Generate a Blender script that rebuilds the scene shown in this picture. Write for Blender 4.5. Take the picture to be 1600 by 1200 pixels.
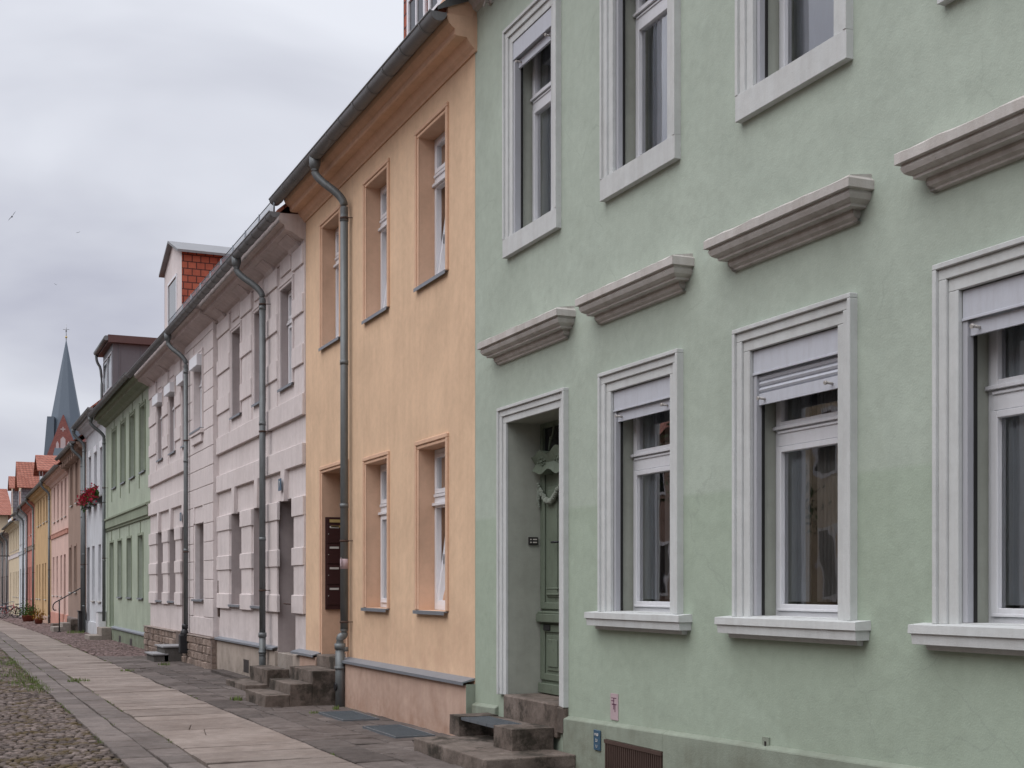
import bpy, bmesh, math, random
from mathutils import Vector, Matrix, noise as mnoise
R = math.radians
rnd = random.Random(7)
S = bpy.context.scene
for o in list(bpy.data.objects): bpy.data.objects.remove(o)

# ------------------------------------------------------------------ camera
cd = bpy.data.cameras.new('camera'); cam = bpy.data.objects.new('camera', cd); S.collection.objects.link(cam)
cam.location = (0, 0, 1.6); cam.rotation_euler = (R(90), 0, R(-23.586))
cd.sensor_width = 36; cd.lens = 46.125; cd.shift_y = 0.19875; cd.clip_start = .05; cd.clip_end = 3000
S.camera = cam
S.render.resolution_x = 1024; S.render.resolution_y = 768
S.view_settings.view_transform = 'Standard'; S.view_settings.look = 'None'
S.view_settings.gamma = 1; S.view_settings.exposure = 0.2
try: S.view_settings.use_curve_mapping = False
except Exception: pass

# ------------------------------------------------------------------ world: overcast sky
SUN_EL, SUN_AZ = R(56), R(-104)          # sun azimuth measured from +Y towards +X
w = bpy.data.worlds.new('World'); S.world = w; w.use_nodes = True
nt = w.node_tree; nt.nodes.clear()
def N(t, **k):
    n = nt.nodes.new(t)
    for a, b in k.items(): setattr(n, a, b)
    return n
out = N('ShaderNodeOutputWorld'); bg = N('ShaderNodeBackground'); bg.inputs[1].default_value = .1
sky = N('ShaderNodeTexSky'); sky.sky_type = 'NISHITA'; sky.sun_disc = False
sky.sun_elevation = SUN_EL; sky.sun_rotation = SUN_AZ; sky.dust_density = 3; sky.air_density = 1.2
tc = N('ShaderNodeTexCoord'); mp = N('ShaderNodeMapping'); mp.inputs['Scale'].default_value = (1.0, 1.0, 2.6)
mp.inputs['Location'].default_value = (.35, .2, .15)
nz = N('ShaderNodeTexNoise'); nz.inputs['Scale'].default_value = 2.3; nz.inputs['Detail'].default_value = 5; nz.inputs['Roughness'].default_value = .45
nz.inputs['Distortion'].default_value = .5
cr = N('ShaderNodeValToRGB')
cr.color_ramp.elements[0].position = .36; cr.color_ramp.elements[0].color = (.49, .50, .585, 1)
cr.color_ramp.elements[1].position = .64; cr.color_ramp.elements[1].color = (.80, .82, .885, 1)
e = cr.color_ramp.elements.new(.50); e.color = (.63, .645, .715, 1)
sx = N('ShaderNodeSeparateXYZ')
mr = N('ShaderNodeMapRange'); mr.inputs[1].default_value = .42; mr.inputs[2].default_value = .95; mr.inputs[3].default_value = 9.4; mr.inputs[4].default_value = 26.0
vm = N('ShaderNodeVectorMath', operation='SCALE')
mx = N('ShaderNodeMixRGB'); mx.inputs[0].default_value = .93
L = nt.links.new
L(tc.outputs['Generated'], mp.inputs[0]); L(mp.outputs[0], nz.inputs[0]); L(nz.outputs[0], cr.inputs[0])
L(tc.outputs['Generated'], sx.inputs[0]); L(sx.outputs[2], mr.inputs[0])
L(cr.outputs[0], vm.inputs[0]); L(mr.outputs[0], vm.inputs['Scale'])
L(sky.outputs[0], mx.inputs[1]); L(vm.outputs[0], mx.inputs[2]); L(mx.outputs[0], bg.inputs[0]); L(bg.outputs[0], out.inputs[0])

sd = bpy.data.lights.new('sun', 'SUN'); sd.energy = 1.4; sd.angle = R(60); sd.color = (1, .965, .93)
sun = bpy.data.objects.new('sun', sd); S.collection.objects.link(sun)
dv = Vector((math.sin(SUN_AZ)*math.cos(SUN_EL), math.cos(SUN_AZ)*math.cos(SUN_EL), math.sin(SUN_EL)))
sun.rotation_euler = dv.to_track_quat('Z', 'Y').to_euler(); sun.location = (-10, 5, 30)

# ------------------------------------------------------------------ materials
MATS = {}
def mat_base(name, rough=.8, spec=.3, metal=0):
    m = bpy.data.materials.new(name); m.use_nodes = True; t = m.node_tree; p = t.nodes['Principled BSDF']
    p.inputs['Roughness'].default_value = rough; p.inputs['Metallic'].default_value = metal
    try: p.inputs['Specular IOR Level'].default_value = spec
    except Exception: pass
    return m, t, p
def nd(t, typ, **k):
    n = t.nodes.new(typ)
    for a, b in k.items(): setattr(n, a, b)
    return n
def noise(t, vec, scale, detail=4, rough=.5, dist=0):
    n = nd(t, 'ShaderNodeTexNoise'); n.inputs['Scale'].default_value = scale; n.inputs['Detail'].default_value = detail
    n.inputs['Roughness'].default_value = rough; n.inputs['Distortion'].default_value = dist
    t.links.new(vec, n.inputs['Vector']); return n.outputs[0]
def ramp(t, fac, stops):
    n = nd(t, 'ShaderNodeValToRGB'); r = n.color_ramp
    r.elements[0].position, r.elements[0].color = stops[0][0], (*stops[0][1], 1) if len(stops[0][1]) == 3 else stops[0][1]
    r.elements[1].position, r.elements[1].color = stops[-1][0], (*stops[-1][1], 1)
    for p, c in stops[1:-1]:
        e = r.elements.new(p); e.color = (*c, 1)
    t.links.new(fac, n.inputs[0]); return n.outputs[0]
def mixc(t, fac, a, b, mode='MIX'):
    n = nd(t, 'ShaderNodeMixRGB', blend_type=mode)
    for i, v in ((0, fac), (1, a), (2, b)):
        if hasattr(v, 'links') or isinstance(v, bpy.types.NodeSocket): t.links.new(v, n.inputs[i])
        elif i == 0: n.inputs[0].default_value = v
        else: n.inputs[i].default_value = (*v, 1)
    return n.outputs[0]
def scalev(t, vec, s, rot=(0,0,0)):
    n = nd(t, 'ShaderNodeMapping'); n.inputs['Scale'].default_value = s; n.inputs['Rotation'].default_value = rot
    t.links.new(vec, n.inputs[0]); return n.outputs[0]
def bump(t, p, h, dist, strength=1, prev=None):
    b = nd(t, 'ShaderNodeBump'); b.inputs['Distance'].default_value = dist; b.inputs['Strength'].default_value = strength
    t.links.new(h, b.inputs['Height'])
    if prev is not None: t.links.new(prev, b.inputs['Normal'])
    t.links.new(b.outputs[0], p.inputs['Normal']); return b.outputs[0]
def oc(t): return nd(t, 'ShaderNodeTexCoord').outputs['Object']
def dark(c, k): return tuple(x*k for x in c)

def plaster(name, col, lower=None, zsplit=2.3, wav=.02, grain=.003, dirt=None, dirtz=.9, streak=.5, var=.1, chips=0, cracks=0):
    if name in MATS: return MATS[name]
    m, t, p = mat_base(name, .92, .15); v = oc(t)
    base = mixc(t, ramp(t, noise(t, v, 1.1, 4, .6), [(.35, (0,0,0)), (.65, (1,1,1))]), dark(col, 1-var), dark(col, 1+var*.6))
    sepz = nd(t, 'ShaderNodeSeparateXYZ'); t.links.new(v, sepz.inputs[0])
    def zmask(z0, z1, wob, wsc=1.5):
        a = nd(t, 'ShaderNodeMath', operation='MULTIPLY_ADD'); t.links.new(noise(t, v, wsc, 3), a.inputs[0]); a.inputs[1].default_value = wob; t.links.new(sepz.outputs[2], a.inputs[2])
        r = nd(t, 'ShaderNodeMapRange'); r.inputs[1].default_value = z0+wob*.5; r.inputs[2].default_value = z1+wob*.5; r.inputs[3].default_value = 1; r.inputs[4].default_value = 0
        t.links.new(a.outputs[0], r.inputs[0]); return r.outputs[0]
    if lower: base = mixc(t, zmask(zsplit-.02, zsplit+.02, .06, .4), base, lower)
    # rain streaks and fine mottling, pattern of their own
    st = ramp(t, noise(t, scalev(t, v, (7, 7, .35)), 1.2, 5, .65), [(.42, (1,1,1)), (.75, (.80, .77, .75))])
    base = mixc(t, streak, base, st, 'MULTIPLY')
    mo = ramp(t, noise(t, v, 9, 6, .7), [(.3, (.92, .92, .92)), (.6, (1.04, 1.04, 1.04))])
    base = mixc(t, .8, base, mo, 'MULTIPLY')
    if dirt:
        dm = nd(t, 'ShaderNodeMath', operation='MULTIPLY'); t.links.new(zmask(0, dirtz, 1.1, 2.2), dm.inputs[0])
        t.links.new(ramp(t, noise(t, v, 4, 6, .75), [(.35, (0,0,0)), (.7, (1,1,1))]), dm.inputs[1])
        base = mixc(t, dm.outputs[0], base, dirt)
    if chips:
        cm = ramp(t, noise(t, v, 34, 5, .7), [(.68, (0,0,0)), (.71, (1,1,1))])
        cz = nd(t, 'ShaderNodeMath', operation='MULTIPLY'); t.links.new(cm, cz.inputs[0]); t.links.new(ramp(t, noise(t, v, 1.3, 3), [(.5, (0,0,0)), (.62, (1,1,1))]), cz.inputs[1])
        base = mixc(t, cz.outputs[0], base, dark(col, .45))
    if cracks:
        vo = nd(t, 'ShaderNodeTexVoronoi', feature='DISTANCE_TO_EDGE'); vo.inputs['Scale'].default_value = .9
        nn = nd(t, 'ShaderNodeTexNoise'); nn.inputs['Scale'].default_value = 2.5; nn.inputs['Detail'].default_value = 6; t.links.new(v, nn.inputs['Vector'])
        t.links.new(mixc(t, .35, v, nn.outputs['Color'], 'ADD'), vo.inputs['Vector'])
        cm = nd(t, 'ShaderNodeMath', operation='MULTIPLY'); t.links.new(ramp(t, vo.outputs['Distance'], [(.0, (1, 1, 1)), (.006, (0, 0, 0))]), cm.inputs[0])
        t.links.new(ramp(t, noise(t, v, .8, 2), [(.52, (0, 0, 0)), (.6, (.4, .4, .4))]), cm.inputs[1])
        base = mixc(t, cm.outputs[0], base, dark(col, .68))
        pt = ramp(t, noise(t, v, .55, 2, .3, .5), [(.55, (1, 1, 1)), (.56, (.965, .965, .96))]); base = mixc(t, 1, base, pt, 'MULTIPLY')
    t.links.new(base, p.inputs['Base Color'])
    b1 = bump(t, p, noise(t, v, 1.5, 3, .45, .2), wav*.8, 1)
    b2 = bump(t, p, noise(t, v, 11, 4, .6), wav*.10, 1, b1)
    bump(t, p, noise(t, v, 75, 4, .65), grain*.55, .9, b2)
    MATS[name] = m; return m

def paint(name, col, rough=.5, spec=.4, metal=0, var=.12, wear=None, bsc=60, bd=.0008, dirt=.25):
    if name in MATS: return MATS[name]
    m, t, p = mat_base(name, rough, spec, metal); v = oc(t)
    b = mixc(t, noise(t, v, 3.3, 6, .65), dark(col, 1-var), dark(col, 1+var))
    st = ramp(t, noise(t, scalev(t, v, (12, 12, 2.2)), 2, 6, .7), [(.45, (1,1,1)), (.78, (.62, .58, .55))])
    b = mixc(t, dirt, b, st, 'MULTIPLY')
    if wear:
        b = mixc(t, ramp(t, noise(t, v, 13, 7, .75), [(.60, (0,0,0)), (.66, (1,1,1))]), b, wear)
    t.links.new(b, p.inputs['Base Color'])
    bump(t, p, noise(t, v, bsc, 4, .6), bd)
    MATS[name] = m; return m

def stone(name, c1, c2, rough=.9, island=.25, sc=14, bd=.006, moss=None, mossp=.6):
    if name in MATS: return MATS[name]
    m, t, p = mat_base(name, rough, .25); v = oc(t)
    b = mixc(t, ramp(t, noise(t, v, sc, 8, .7), [(.3, (0,0,0)), (.7, (1,1,1))]), c1, c2)
    g = nd(t, 'ShaderNodeNewGeometry')
    isl = nd(t, 'ShaderNodeMapRange'); isl.inputs[3].default_value = 1-island; isl.inputs[4].default_value = 1+island
    t.links.new(g.outputs['Random Per Island'], isl.inputs[0])
    c = nd(t, 'ShaderNodeCombineXYZ')
    for i in range(3): t.links.new(isl.outputs[0], c.inputs[i])
    b = mixc(t, 1, b, c.outputs[0], 'MULTIPLY')
    sp = ramp(t, noise(t, v, 120, 3, .6), [(.35, (.78, .78, .78)), (.65, (1.12, 1.12, 1.12))])
    b = mixc(t, .8, b, sp, 'MULTIPLY')
    st = ramp(t, noise(t, v, .9, 7, .7), [(.42, (1, 1, 1)), (.64, (.66, .62, .60))])
    b = mixc(t, .75, b, st, 'MULTIPLY')
    if moss:
        b = mixc(t, ramp(t, noise(t, v, 2.1, 7, .72), [(mossp, (0,0,0)), (mossp+.1, (1,1,1))]), b, moss)
    t.links.new(b, p.inputs['Base Color'])
    b1 = bump(t, p, noise(t, v, sc, 8, .7), bd)
    bump(t, p, noise(t, v, 160, 3), .0015, 1, b1)
    MATS[name] = m; return m

def glass(name='window_glass', tint=(.86, .9, .92), k=3.3, wob=.0006):
    if name in MATS: return MATS[name]
    m = bpy.data.materials.new(name); m.use_nodes = True; t = m.node_tree; t.nodes.clear()
    o = nd(t, 'ShaderNodeOutputMaterial'); mixs = nd(t, 'ShaderNodeMixShader'); tr = nd(t, 'ShaderNodeBsdfTransparent'); gl = nd(t, 'ShaderNodeBsdfGlossy')
    tr.inputs[0].default_value = (*tint, 1); gl.inputs[0].default_value = (1, 1, 1, 1); gl.inputs['Roughness'].default_value = .015
    fr = nd(t, 'ShaderNodeFresnel'); fr.inputs[0].default_value = 1.5
    mm = nd(t, 'ShaderNodeMath', operation='MULTIPLY'); mm.inputs[1].default_value = k; mm.use_clamp = True
    bp = nd(t, 'ShaderNodeBump'); bp.inputs['Distance'].default_value = wob*8
    t.links.new(noise(t, oc(t), 1.6, 2), bp.inputs['Height']); t.links.new(bp.outputs[0], gl.inputs['Normal'])
    t.links.new(fr.outputs[0], mm.inputs[0]); t.links.new(mm.outputs[0], mixs.inputs[0]); t.links.new(tr.outputs[0], mixs.inputs[1]); t.links.new(gl.outputs[0], mixs.inputs[2])
    t.links.new(mixs.outputs[0], o.inputs[0]); MATS[name] = m; return m

def tiles(name, c1, c2, sx=.22, sz=.3, mortar=(.08, .03, .025)):
    if name in MATS: return MATS[name]
    m, t, p = mat_base(name, .75, .3); v = oc(t)
    # brick pattern laid in the Y/height (or X/height) plane: use combined coordinates
    s = nd(t, 'ShaderNodeSeparateXYZ'); t.links.new(v, s.inputs[0])
    a = nd(t, 'ShaderNodeMath', operation='ADD'); t.links.new(s.outputs[0], a.inputs[0]); t.links.new(s.outputs[1], a.inputs[1])
    c = nd(t, 'ShaderNodeCombineXYZ'); t.links.new(a.outputs[0], c.inputs[0]); t.links.new(s.outputs[2], c.inputs[1])
    bt = nd(t, 'ShaderNodeTexBrick'); t.links.new(c.outputs[0], bt.inputs[0])
    bt.inputs['Color1'].default_value = (*c1, 1); bt.inputs['Color2'].default_value = (*c2, 1); bt.inputs['Mortar'].default_value = (*mortar, 1)
    bt.inputs['Scale'].default_value = 1; bt.inputs['Mortar Size'].default_value = .012; bt.inputs['Brick Width'].default_value = sx; bt.inputs['Row Height'].default_value = sz
    bt.inputs['Mortar Smooth'].default_value = .1
    b = mixc(t, .8, bt.outputs[0], ramp(t, noise(t, v, 7, 6, .7), [(.3, (.75, .75, .75)), (.7, (1.1, 1.1, 1.1))]), 'MULTIPLY')
    t.links.new(b, p.inputs['Base Color'])
    inv = nd(t, 'ShaderNodeMath', operation='SUBTRACT'); inv.inputs[0].default_value = 1; t.links.new(bt.outputs['Fac'], inv.inputs[1])
    bump(t, p, inv.outputs[0], .012)
    MATS[name] = m; return m

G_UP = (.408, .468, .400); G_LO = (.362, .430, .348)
M = dict(
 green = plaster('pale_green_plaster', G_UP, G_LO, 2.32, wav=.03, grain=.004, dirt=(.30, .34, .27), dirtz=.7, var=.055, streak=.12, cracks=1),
 green_base = plaster('grey_green_plinth_plaster', (.265, .30, .245), wav=.03, grain=.006, dirt=(.16, .16, .12), dirtz=.5),
 trimw = plaster('white_moulding_paint', (.565, .585, .58), wav=.004, grain=.003, streak=.5, var=.06, chips=1),
 hood = plaster('weathered_grey_moulding', (.52, .50, .475), wav=.002, grain=.004, streak=1.0, chips=1, var=.1),
 reveal = plaster('grey_green_reveal_plaster', (.38, .40, .35), wav=.02, grain=.003, streak=.3),
 peach = plaster('peach_plaster', (.70, .50, .34), wav=.010, grain=.0025, dirt=(.56, .35, .25), dirtz=1.6, var=.09, chips=0, streak=.35),
 peach_trim = plaster('peach_moulding', (.66, .44, .31), wav=.006, grain=.002, var=.07, streak=.25),
 peach_base = plaster('pinkish_plinth_plaster', (.50, .36, .29), wav=.012, grain=.003, dirt=(.36, .22, .16), dirtz=.5, chips=1),
 lilac = plaster('pale_mauve_plaster', (.66, .60, .59), wav=.010, grain=.003, dirt=(.42, .37, .36), dirtz=1.4, var=.06),
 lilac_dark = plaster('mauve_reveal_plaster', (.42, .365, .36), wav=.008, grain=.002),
 lilac_cor = plaster('mauve_cornice', (.56, .49, .475), wav=.01, grain=.002, streak=.8),
 beige_base = plaster('beige_plinth_plaster', (.40, .345, .30), wav=.015, grain=.004, dirt=(.22, .19, .16), dirtz=.45),
 mint = plaster('mint_green_plaster', (.40, .455, .365), wav=.012, grain=.003, dirt=(.30, .36, .27), dirtz=1.0),
 mint_trim = plaster('olive_green_moulding', (.27, .31, .235), wav=.006, grain=.002),
 mint_base = plaster('olive_plinth_plaster', (.24, .28, .21), wav=.02, grain=.004, dirt=(.15, .15, .11), dirtz=.5),
 white = plaster('bluish_white_plaster', (.58, .60, .63), wav=.01, grain=.002, dirt=(.42, .42, .42), dirtz=.9),
 brown = plaster('brown_plaster', (.33, .235, .19), wav=.02, grain=.004, dirt=(.26, .2, .17), dirtz=4),
 pink = plaster('pink_plaster', (.64, .45, .39), wav=.008, grain=.002, dirt=(.5, .3, .26), dirtz=.9),
 pinkd = plaster('salmon_base_plaster', (.55, .28, .22), wav=.008, grain=.002),
 ochre = plaster('ochre_plaster', (.54, .365, .20), wav=.008, grain=.002, dirt=(.4, .27, .14), dirtz=.9),
 red = plaster('brick_pink_plaster', (.50, .21, .17), wav=.008, grain=.002),
 cream = plaster('cream_plaster', (.60, .50, .36), wav=.008, grain=.002),
 grey = plaster('grey_brown_plaster', (.26, .215, .20), wav=.02, grain=.004),
 zinc = paint('weathered_zinc', (.185, .19, .195), .5, .5, .2, .2, bd=.002, bsc=12, dirt=.6),
 zincd = paint('dark_pipe_zinc', (.15, .165, .17), .5, .5, .25, .25, bd=.001, dirt=.7),
 flash = paint('zinc_flashing', (.24, .26, .29), .5, .5, .4, .12),
 pvc = paint('white_window_frame', (.74, .74, .77), .35, .5, 0, .03, dirt=.15),
 wframe = paint('painted_wood_frame', (.66, .67, .70), .45, .4, 0, .05, dirt=.2),
 shutter = paint('light_grey_shutter', (.50, .52, .57), .45, .4, 0, .05, dirt=.3),
 railm = paint('grey_guide_rail', (.42, .43, .46), .45, .4, 0, .05),
 blackrub = paint('black_rubber', (.02, .02, .02), .6, .3),
 iron = paint('black_iron', (.025, .025, .028), .45, .5, .3, .2),
 rust = paint('rusty_brown_iron', (.085, .055, .045), .8, .3, .2, .35, bsc=30),
 doorg = paint('old_green_door_paint', (.135, .165, .125), .55, .4, 0, .18, wear=(.09, .11, .08), bd=.002, dirt=.6),
 swag = paint('pale_green_carving', (.24, .27, .23), .6, .3, 0, .15, dirt=.6),
 darkglass = paint('dark_transom_glass', (.02, .022, .025), .15, .5),
 wood = paint('dark_brown_wood', (.11, .07, .05), .6, .3, 0, .25, dirt=.5),
 mailbox = paint('dark_maroon_metal', (.055, .022, .022), .4, .5, .2, .1),
 plate = paint('pale_name_plate', (.62, .60, .56), .5, .4),
 brass = paint('yellow_name_plate', (.50, .38, .16), .5, .4),
 blue = paint('blue_enamel', (.045, .10, .16), .35, .5),
 black = paint('black_plastic', (.025, .022, .022), .4, .5),
 steel = paint('galvanised_grating', (.20, .225, .25), .5, .5, .6, .15),
 mat = paint('dark_mat_grating', (.045, .058, .065), .8, .3, .2, .2, bsc=200, bd=.003),
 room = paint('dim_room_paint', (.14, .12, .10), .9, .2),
 roomw = paint('warm_room_paint', (.42, .22, .06), .9, .2),
 curt = paint('grey_sheer_curtain', (.70, .73, .77), .95, .1, 0, .06),
 reflcurt = paint('dark_reflection_curtain', (.34, .31, .29), .95, .1, 0, .1),  # dark brownish pane reflection, put into the colour of a curtain sheet
 curtw = paint('white_net_curtain', (.80, .82, .88), .95, .1, 0, .04, dirt=.1),
 glass = glass(),
 slab = stone('light_granite_slab', (.205, .170, .148), (.30, .254, .224), island=.10, sc=6, bd=.004),
 kerbs = stone('grey_kerb_slab', (.12, .102, .092), (.20, .172, .158), island=.18, sc=9, bd=.006, moss=(.10, .10, .05), mossp=.66),
 darks = stone('dark_paving_slab', (.085, .070, .064), (.165, .142, .130), island=.25, sc=7, bd=.008, moss=(.07, .065, .045), mossp=.62),
 cobble = stone('field_stone', (.07, .055, .046), (.215, .175, .158), island=.5, sc=10, bd=.006, moss=(.085, .062, .03), mossp=.50),
 redcob = stone('small_reddish_sett', (.12, .085, .08), (.21, .155, .145), island=.4, sc=14, bd=.004),
 joint = stone('joint_earth', (.06, .045, .035), (.10, .08, .05), island=0, sc=20, bd=.01, moss=(.05, .075, .02), mossp=.57),
 step = stone('weathered_step_concrete', (.095, .078, .065), (.23, .19, .165), island=.08, sc=6, bd=.01, moss=(.045, .038, .03), mossp=.50),
 stepg = stone('grey_granite_step', (.26, .26, .27), (.36, .36, .37), island=.05, sc=30, bd=.002),
 stepd = stone('dark_granite_riser', (.10, .095, .09), (.16, .15, .14), island=.05, sc=30, bd=.003),
 stepl = stone('pale_concrete_step', (.25, .22, .19), (.36, .32, .29), island=.08, sc=12, bd=.004),
 rock = stone('rock_faced_sandstone', (.20, .145, .115), (.36, .29, .25), island=.28, sc=22, bd=.02),
 mortar = plaster('pinkish_mortar', (.30, .25, .225), grain=.006),
 rtile = tiles('red_clay_roof_tiles', (.29, .10, .065), (.36, .145, .10), .24, .16),
 otile = tiles('orange_red_hanging_tiles', (.34, .085, .05), (.41, .12, .07), .21, .17),
 slate = tiles('grey_slate_cladding', (.17, .18, .20), (.22, .23, .25), .3, .25, (.08, .08, .09)),
 brickr = tiles('dark_red_brick', (.20, .062, .055), (.27, .09, .075), .5, .25, (.22, .14, .12)),
 spire = paint('blue_grey_spire_slate', (.115, .142, .175), .6, .4, 0, .08, bsc=2, bd=.02),
 sheet = paint('dark_sheet_metal', (.14, .135, .145), .55, .4, .3, .08),
 brownfas = paint('brown_fascia', (.10, .055, .05), .6, .3),
 leaf = paint('leaf_green', (.06, .13, .025), .6, .3, 0, .4),
 grassm = paint('grass_blade', (.13, .18, .05), .7, .3, 0, .4),
 bloom = paint('geranium_red', (.46, .025, .065), .6, .3, 0, .35),
 terra = paint('terracotta', (.20, .055, .035), .8, .3),
 gold = paint('gilded_metal', (.5, .36, .12), .4, .5, .6),
 foliage = paint('tree_foliage', (.05, .085, .025), .7, .3, 0, .5),
 bark = paint('tree_bark', (.10, .075, .055), .9, .2),
 yellowp = paint('dry_yellow_plant', (.35, .20, .04), .8, .2, 0, .3),
 redp = paint('red_cycle_paint', (.35, .03, .03), .4, .5),
 tyre = paint('tyre_rubber', (.02, .02, .02), .8, .2),
 paper = paint('faded_pink_paper', (.46, .36, .38), .8, .2),
 ink = paint('purple_ink', (.10, .03, .07), .8, .2),
 bird = paint('dark_feathers', (.03, .03, .035), .9, .1),
)

# ------------------------------------------------------------------ helpers
D = 5.28
GZ = [(-60, 0), (10, -.02), (20, -.06), (30, -.09), (54, -.14), (71, -.28), (84, -.38), (116, -.5), (200, -.7), (700, -1)]
def gz(y):
    if y <= GZ[0][0]: return 0
    for (a, za), (b, zb) in zip(GZ, GZ[1:]):
        if y <= b: return za+(zb-za)*(y-a)/(b-a)
    return GZ[-1][1]
COL = S.collection
def origin(p):
    v = Vector((0, 0, 0))
    while p: v = v+p.location; p = p.parent
    return v
def obj(name, bm, mats, parent=None, bevel=0, smooth=False, seg=1):
    me = bpy.data.meshes.new(name)
    off = origin(parent) if parent else Vector((0, 0, 0))
    if parent: bmesh.ops.translate(bm, verts=bm.verts, vec=-off)
    bm.normal_update()
    bm.to_mesh(me); bm.free()
    for m in (mats if isinstance(mats, (list, tuple)) else [mats]): me.materials.append(m)
    if smooth:
        for p in me.polygons: p.use_smooth = True
    o = bpy.data.objects.new(name, me); COL.objects.link(o); o.parent = parent
    if bevel:
        b = o.modifiers.new('edge_bevel', 'BEVEL'); b.width = bevel; b.segments = seg; b.limit_method = 'ANGLE'; b.angle_limit = R(40)
    return o
def thing(name, loc, label, cat, group=None):
    o = bpy.data.objects.new(name, None); COL.objects.link(o); o.location = loc; o.empty_display_size = .2
    o['label'] = label; o['category'] = cat
    if group: o['group'] = group
    return o
def tag(o, label, cat, group=None):
    o['label'] = label; o['category'] = cat
    if group: o['group'] = group
    return o
def bm_(): return bmesh.new()
def quad(bm, pts, mi=0):
    f = bm.faces.new([bm.verts.new(p) for p in pts]); f.material_index = mi; return f
def bx(bm, x0, x1, y0, y1, z0, z1, mi=0, skip=''):
    v = [bm.verts.new(p) for p in ((x0,y0,z0),(x1,y0,z0),(x1,y1,z0),(x0,y1,z0),(x0,y0,z1),(x1,y0,z1),(x1,y1,z1),(x0,y1,z1))]
    for idx in ((3,2,1,0),(4,5,6,7),(0,1,5,4),(1,2,6,5),(2,3,7,6),(3,0,4,7)):
        f = bm.faces.new([v[i] for i in idx]); f.material_index = mi
    return v
def fb(bm, u0, u1, o0, o1, z0, z1, mi=0):
    "facade box: u along the street, o outward from the facade plane, z up"
    return bx(bm, D-o1, D-o0, min(u0,u1), max(u0,u1), z0, z1, mi)
def prof(bm, u0, u1, pts, m0=0, m1=0, cap=True, mi=0):
    "moulding: profile (o,z) swept along u; m0/m1 = 1 mitres that end as a return"
    om = max(p[0] for p in pts)
    n = len(pts); ef = [o for o, z in pts]
    if ef[0] <= 0: ef[0] = ef[1]
    if ef[-1] <= 0: ef[-1] = ef[-2]
    A = [bm.verts.new((D-o, u0+(om-e_)*m0, z)) for (o, z), e_ in zip(pts, ef)]
    B = [bm.verts.new((D-o, u1-(om-e_)*m1, z)) for (o, z), e_ in zip(pts, ef)]
    if m0 or m1:
        for row in (A, B):
            W = [row[0] if i == 0 else row[-1] if i == n-1 else bm.verts.new((D+.002, row[i].co.y, row[i].co.z)) for i in range(n)]
            for i in range(n-1):
                q = []
                for v_ in (row[i], row[i+1], W[i+1], W[i]):
                    if v_ not in q: q.append(v_)
                if len(q) > 2: bm.faces.new(q)
        cap = False
    for i in range(n-1):
        f = bm.faces.new((A[i], A[i+1], B[i+1], B[i])); f.material_index = mi
    if cap:
        bm.faces.new(list(A)); bm.faces.new(list(reversed(B)))
        f = bm.faces.new((A[-1], A[0], B[0], B[-1]))
def tube(bm, pts, r, n=10, cap=True, mi=0, rr=None):
    pts = [Vector(p) for p in pts]; rings = []
    for i, p in enumerate(pts):
        d = (pts[min(i+1, len(pts)-1)]-pts[max(i-1, 0)]).normalized()
        a = d.cross(Vector((0, 0, 1)))
        if a.length < .05: a = d.cross(Vector((0, 1, 0)))
        a.normalize(); b = d.cross(a).normalized()
        q = rr[i] if rr else r
        rings.append([bm.verts.new(p+a*math.cos(2*math.pi*k/n)*q+b*math.sin(2*math.pi*k/n)*q) for k in range(n)])
    for s, e in zip(rings, rings[1:]):
        for k in range(n):
            f = bm.faces.new((s[k], s[(k+1) % n], e[(k+1) % n], e[k])); f.smooth = True; f.material_index = mi
    if cap:
        bm.faces.new(list(reversed(rings[0]))); bm.faces.new(rings[-1])
def smoothpath(p, it=2):
    p = [Vector(q) for q in p]
    for _ in range(it):
        q = [p[0]]
        for a, b in zip(p, p[1:]): q += [a*.75+b*.25, a*.25+b*.75]
        q.append(p[-1]); p = q
    return p
def wallgrid(bm, u0, u1, z0, z1, o, ops, mi=0, rmi=0):
    "front face at offset o with openings (u0,u1,z0,z1,depth) and their reveals"
    us = sorted(set([u0, u1]+[max(u0, min(u1, a)) for q in ops for a in q[:2]]))
    zs = sorted(set([z0, z1]+[max(z0, min(z1, a)) for q in ops for a in q[2:4]]))
    V = {}
    def v(u, z):
        if (u, z) not in V: V[(u, z)] = bm.verts.new((D-o, u, z))
        return V[(u, z)]
    for a, b in zip(us, us[1:]):
        for c, d in zip(zs, zs[1:]):
            if any(q[0]-1e-6 <= a and b <= q[1]+1e-6 and q[2]-1e-6 <= c and d <= q[3]+1e-6 for q in ops): continue
            f = bm.faces.new((v(a, c), v(a, d), v(b, d), v(b, c))); f.material_index = mi
    for q in ops:
        a, b, c, d, dep = q; x0, x1 = D-o, D+dep
        for pts in (((x0,a,c),(x1,a,c),(x1,a,d),(x0,a,d)), ((x0,b,c),(x0,b,d),(x1,b,d),(x1,b,c)),
                    ((x0,a,d),(x1,a,d),(x1,b,d),(x0,b,d)), ((x0,a,c),(x0,b,c),(x1,b,c),(x1,a,c))):
            quad(bm, pts, rmi)
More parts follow.
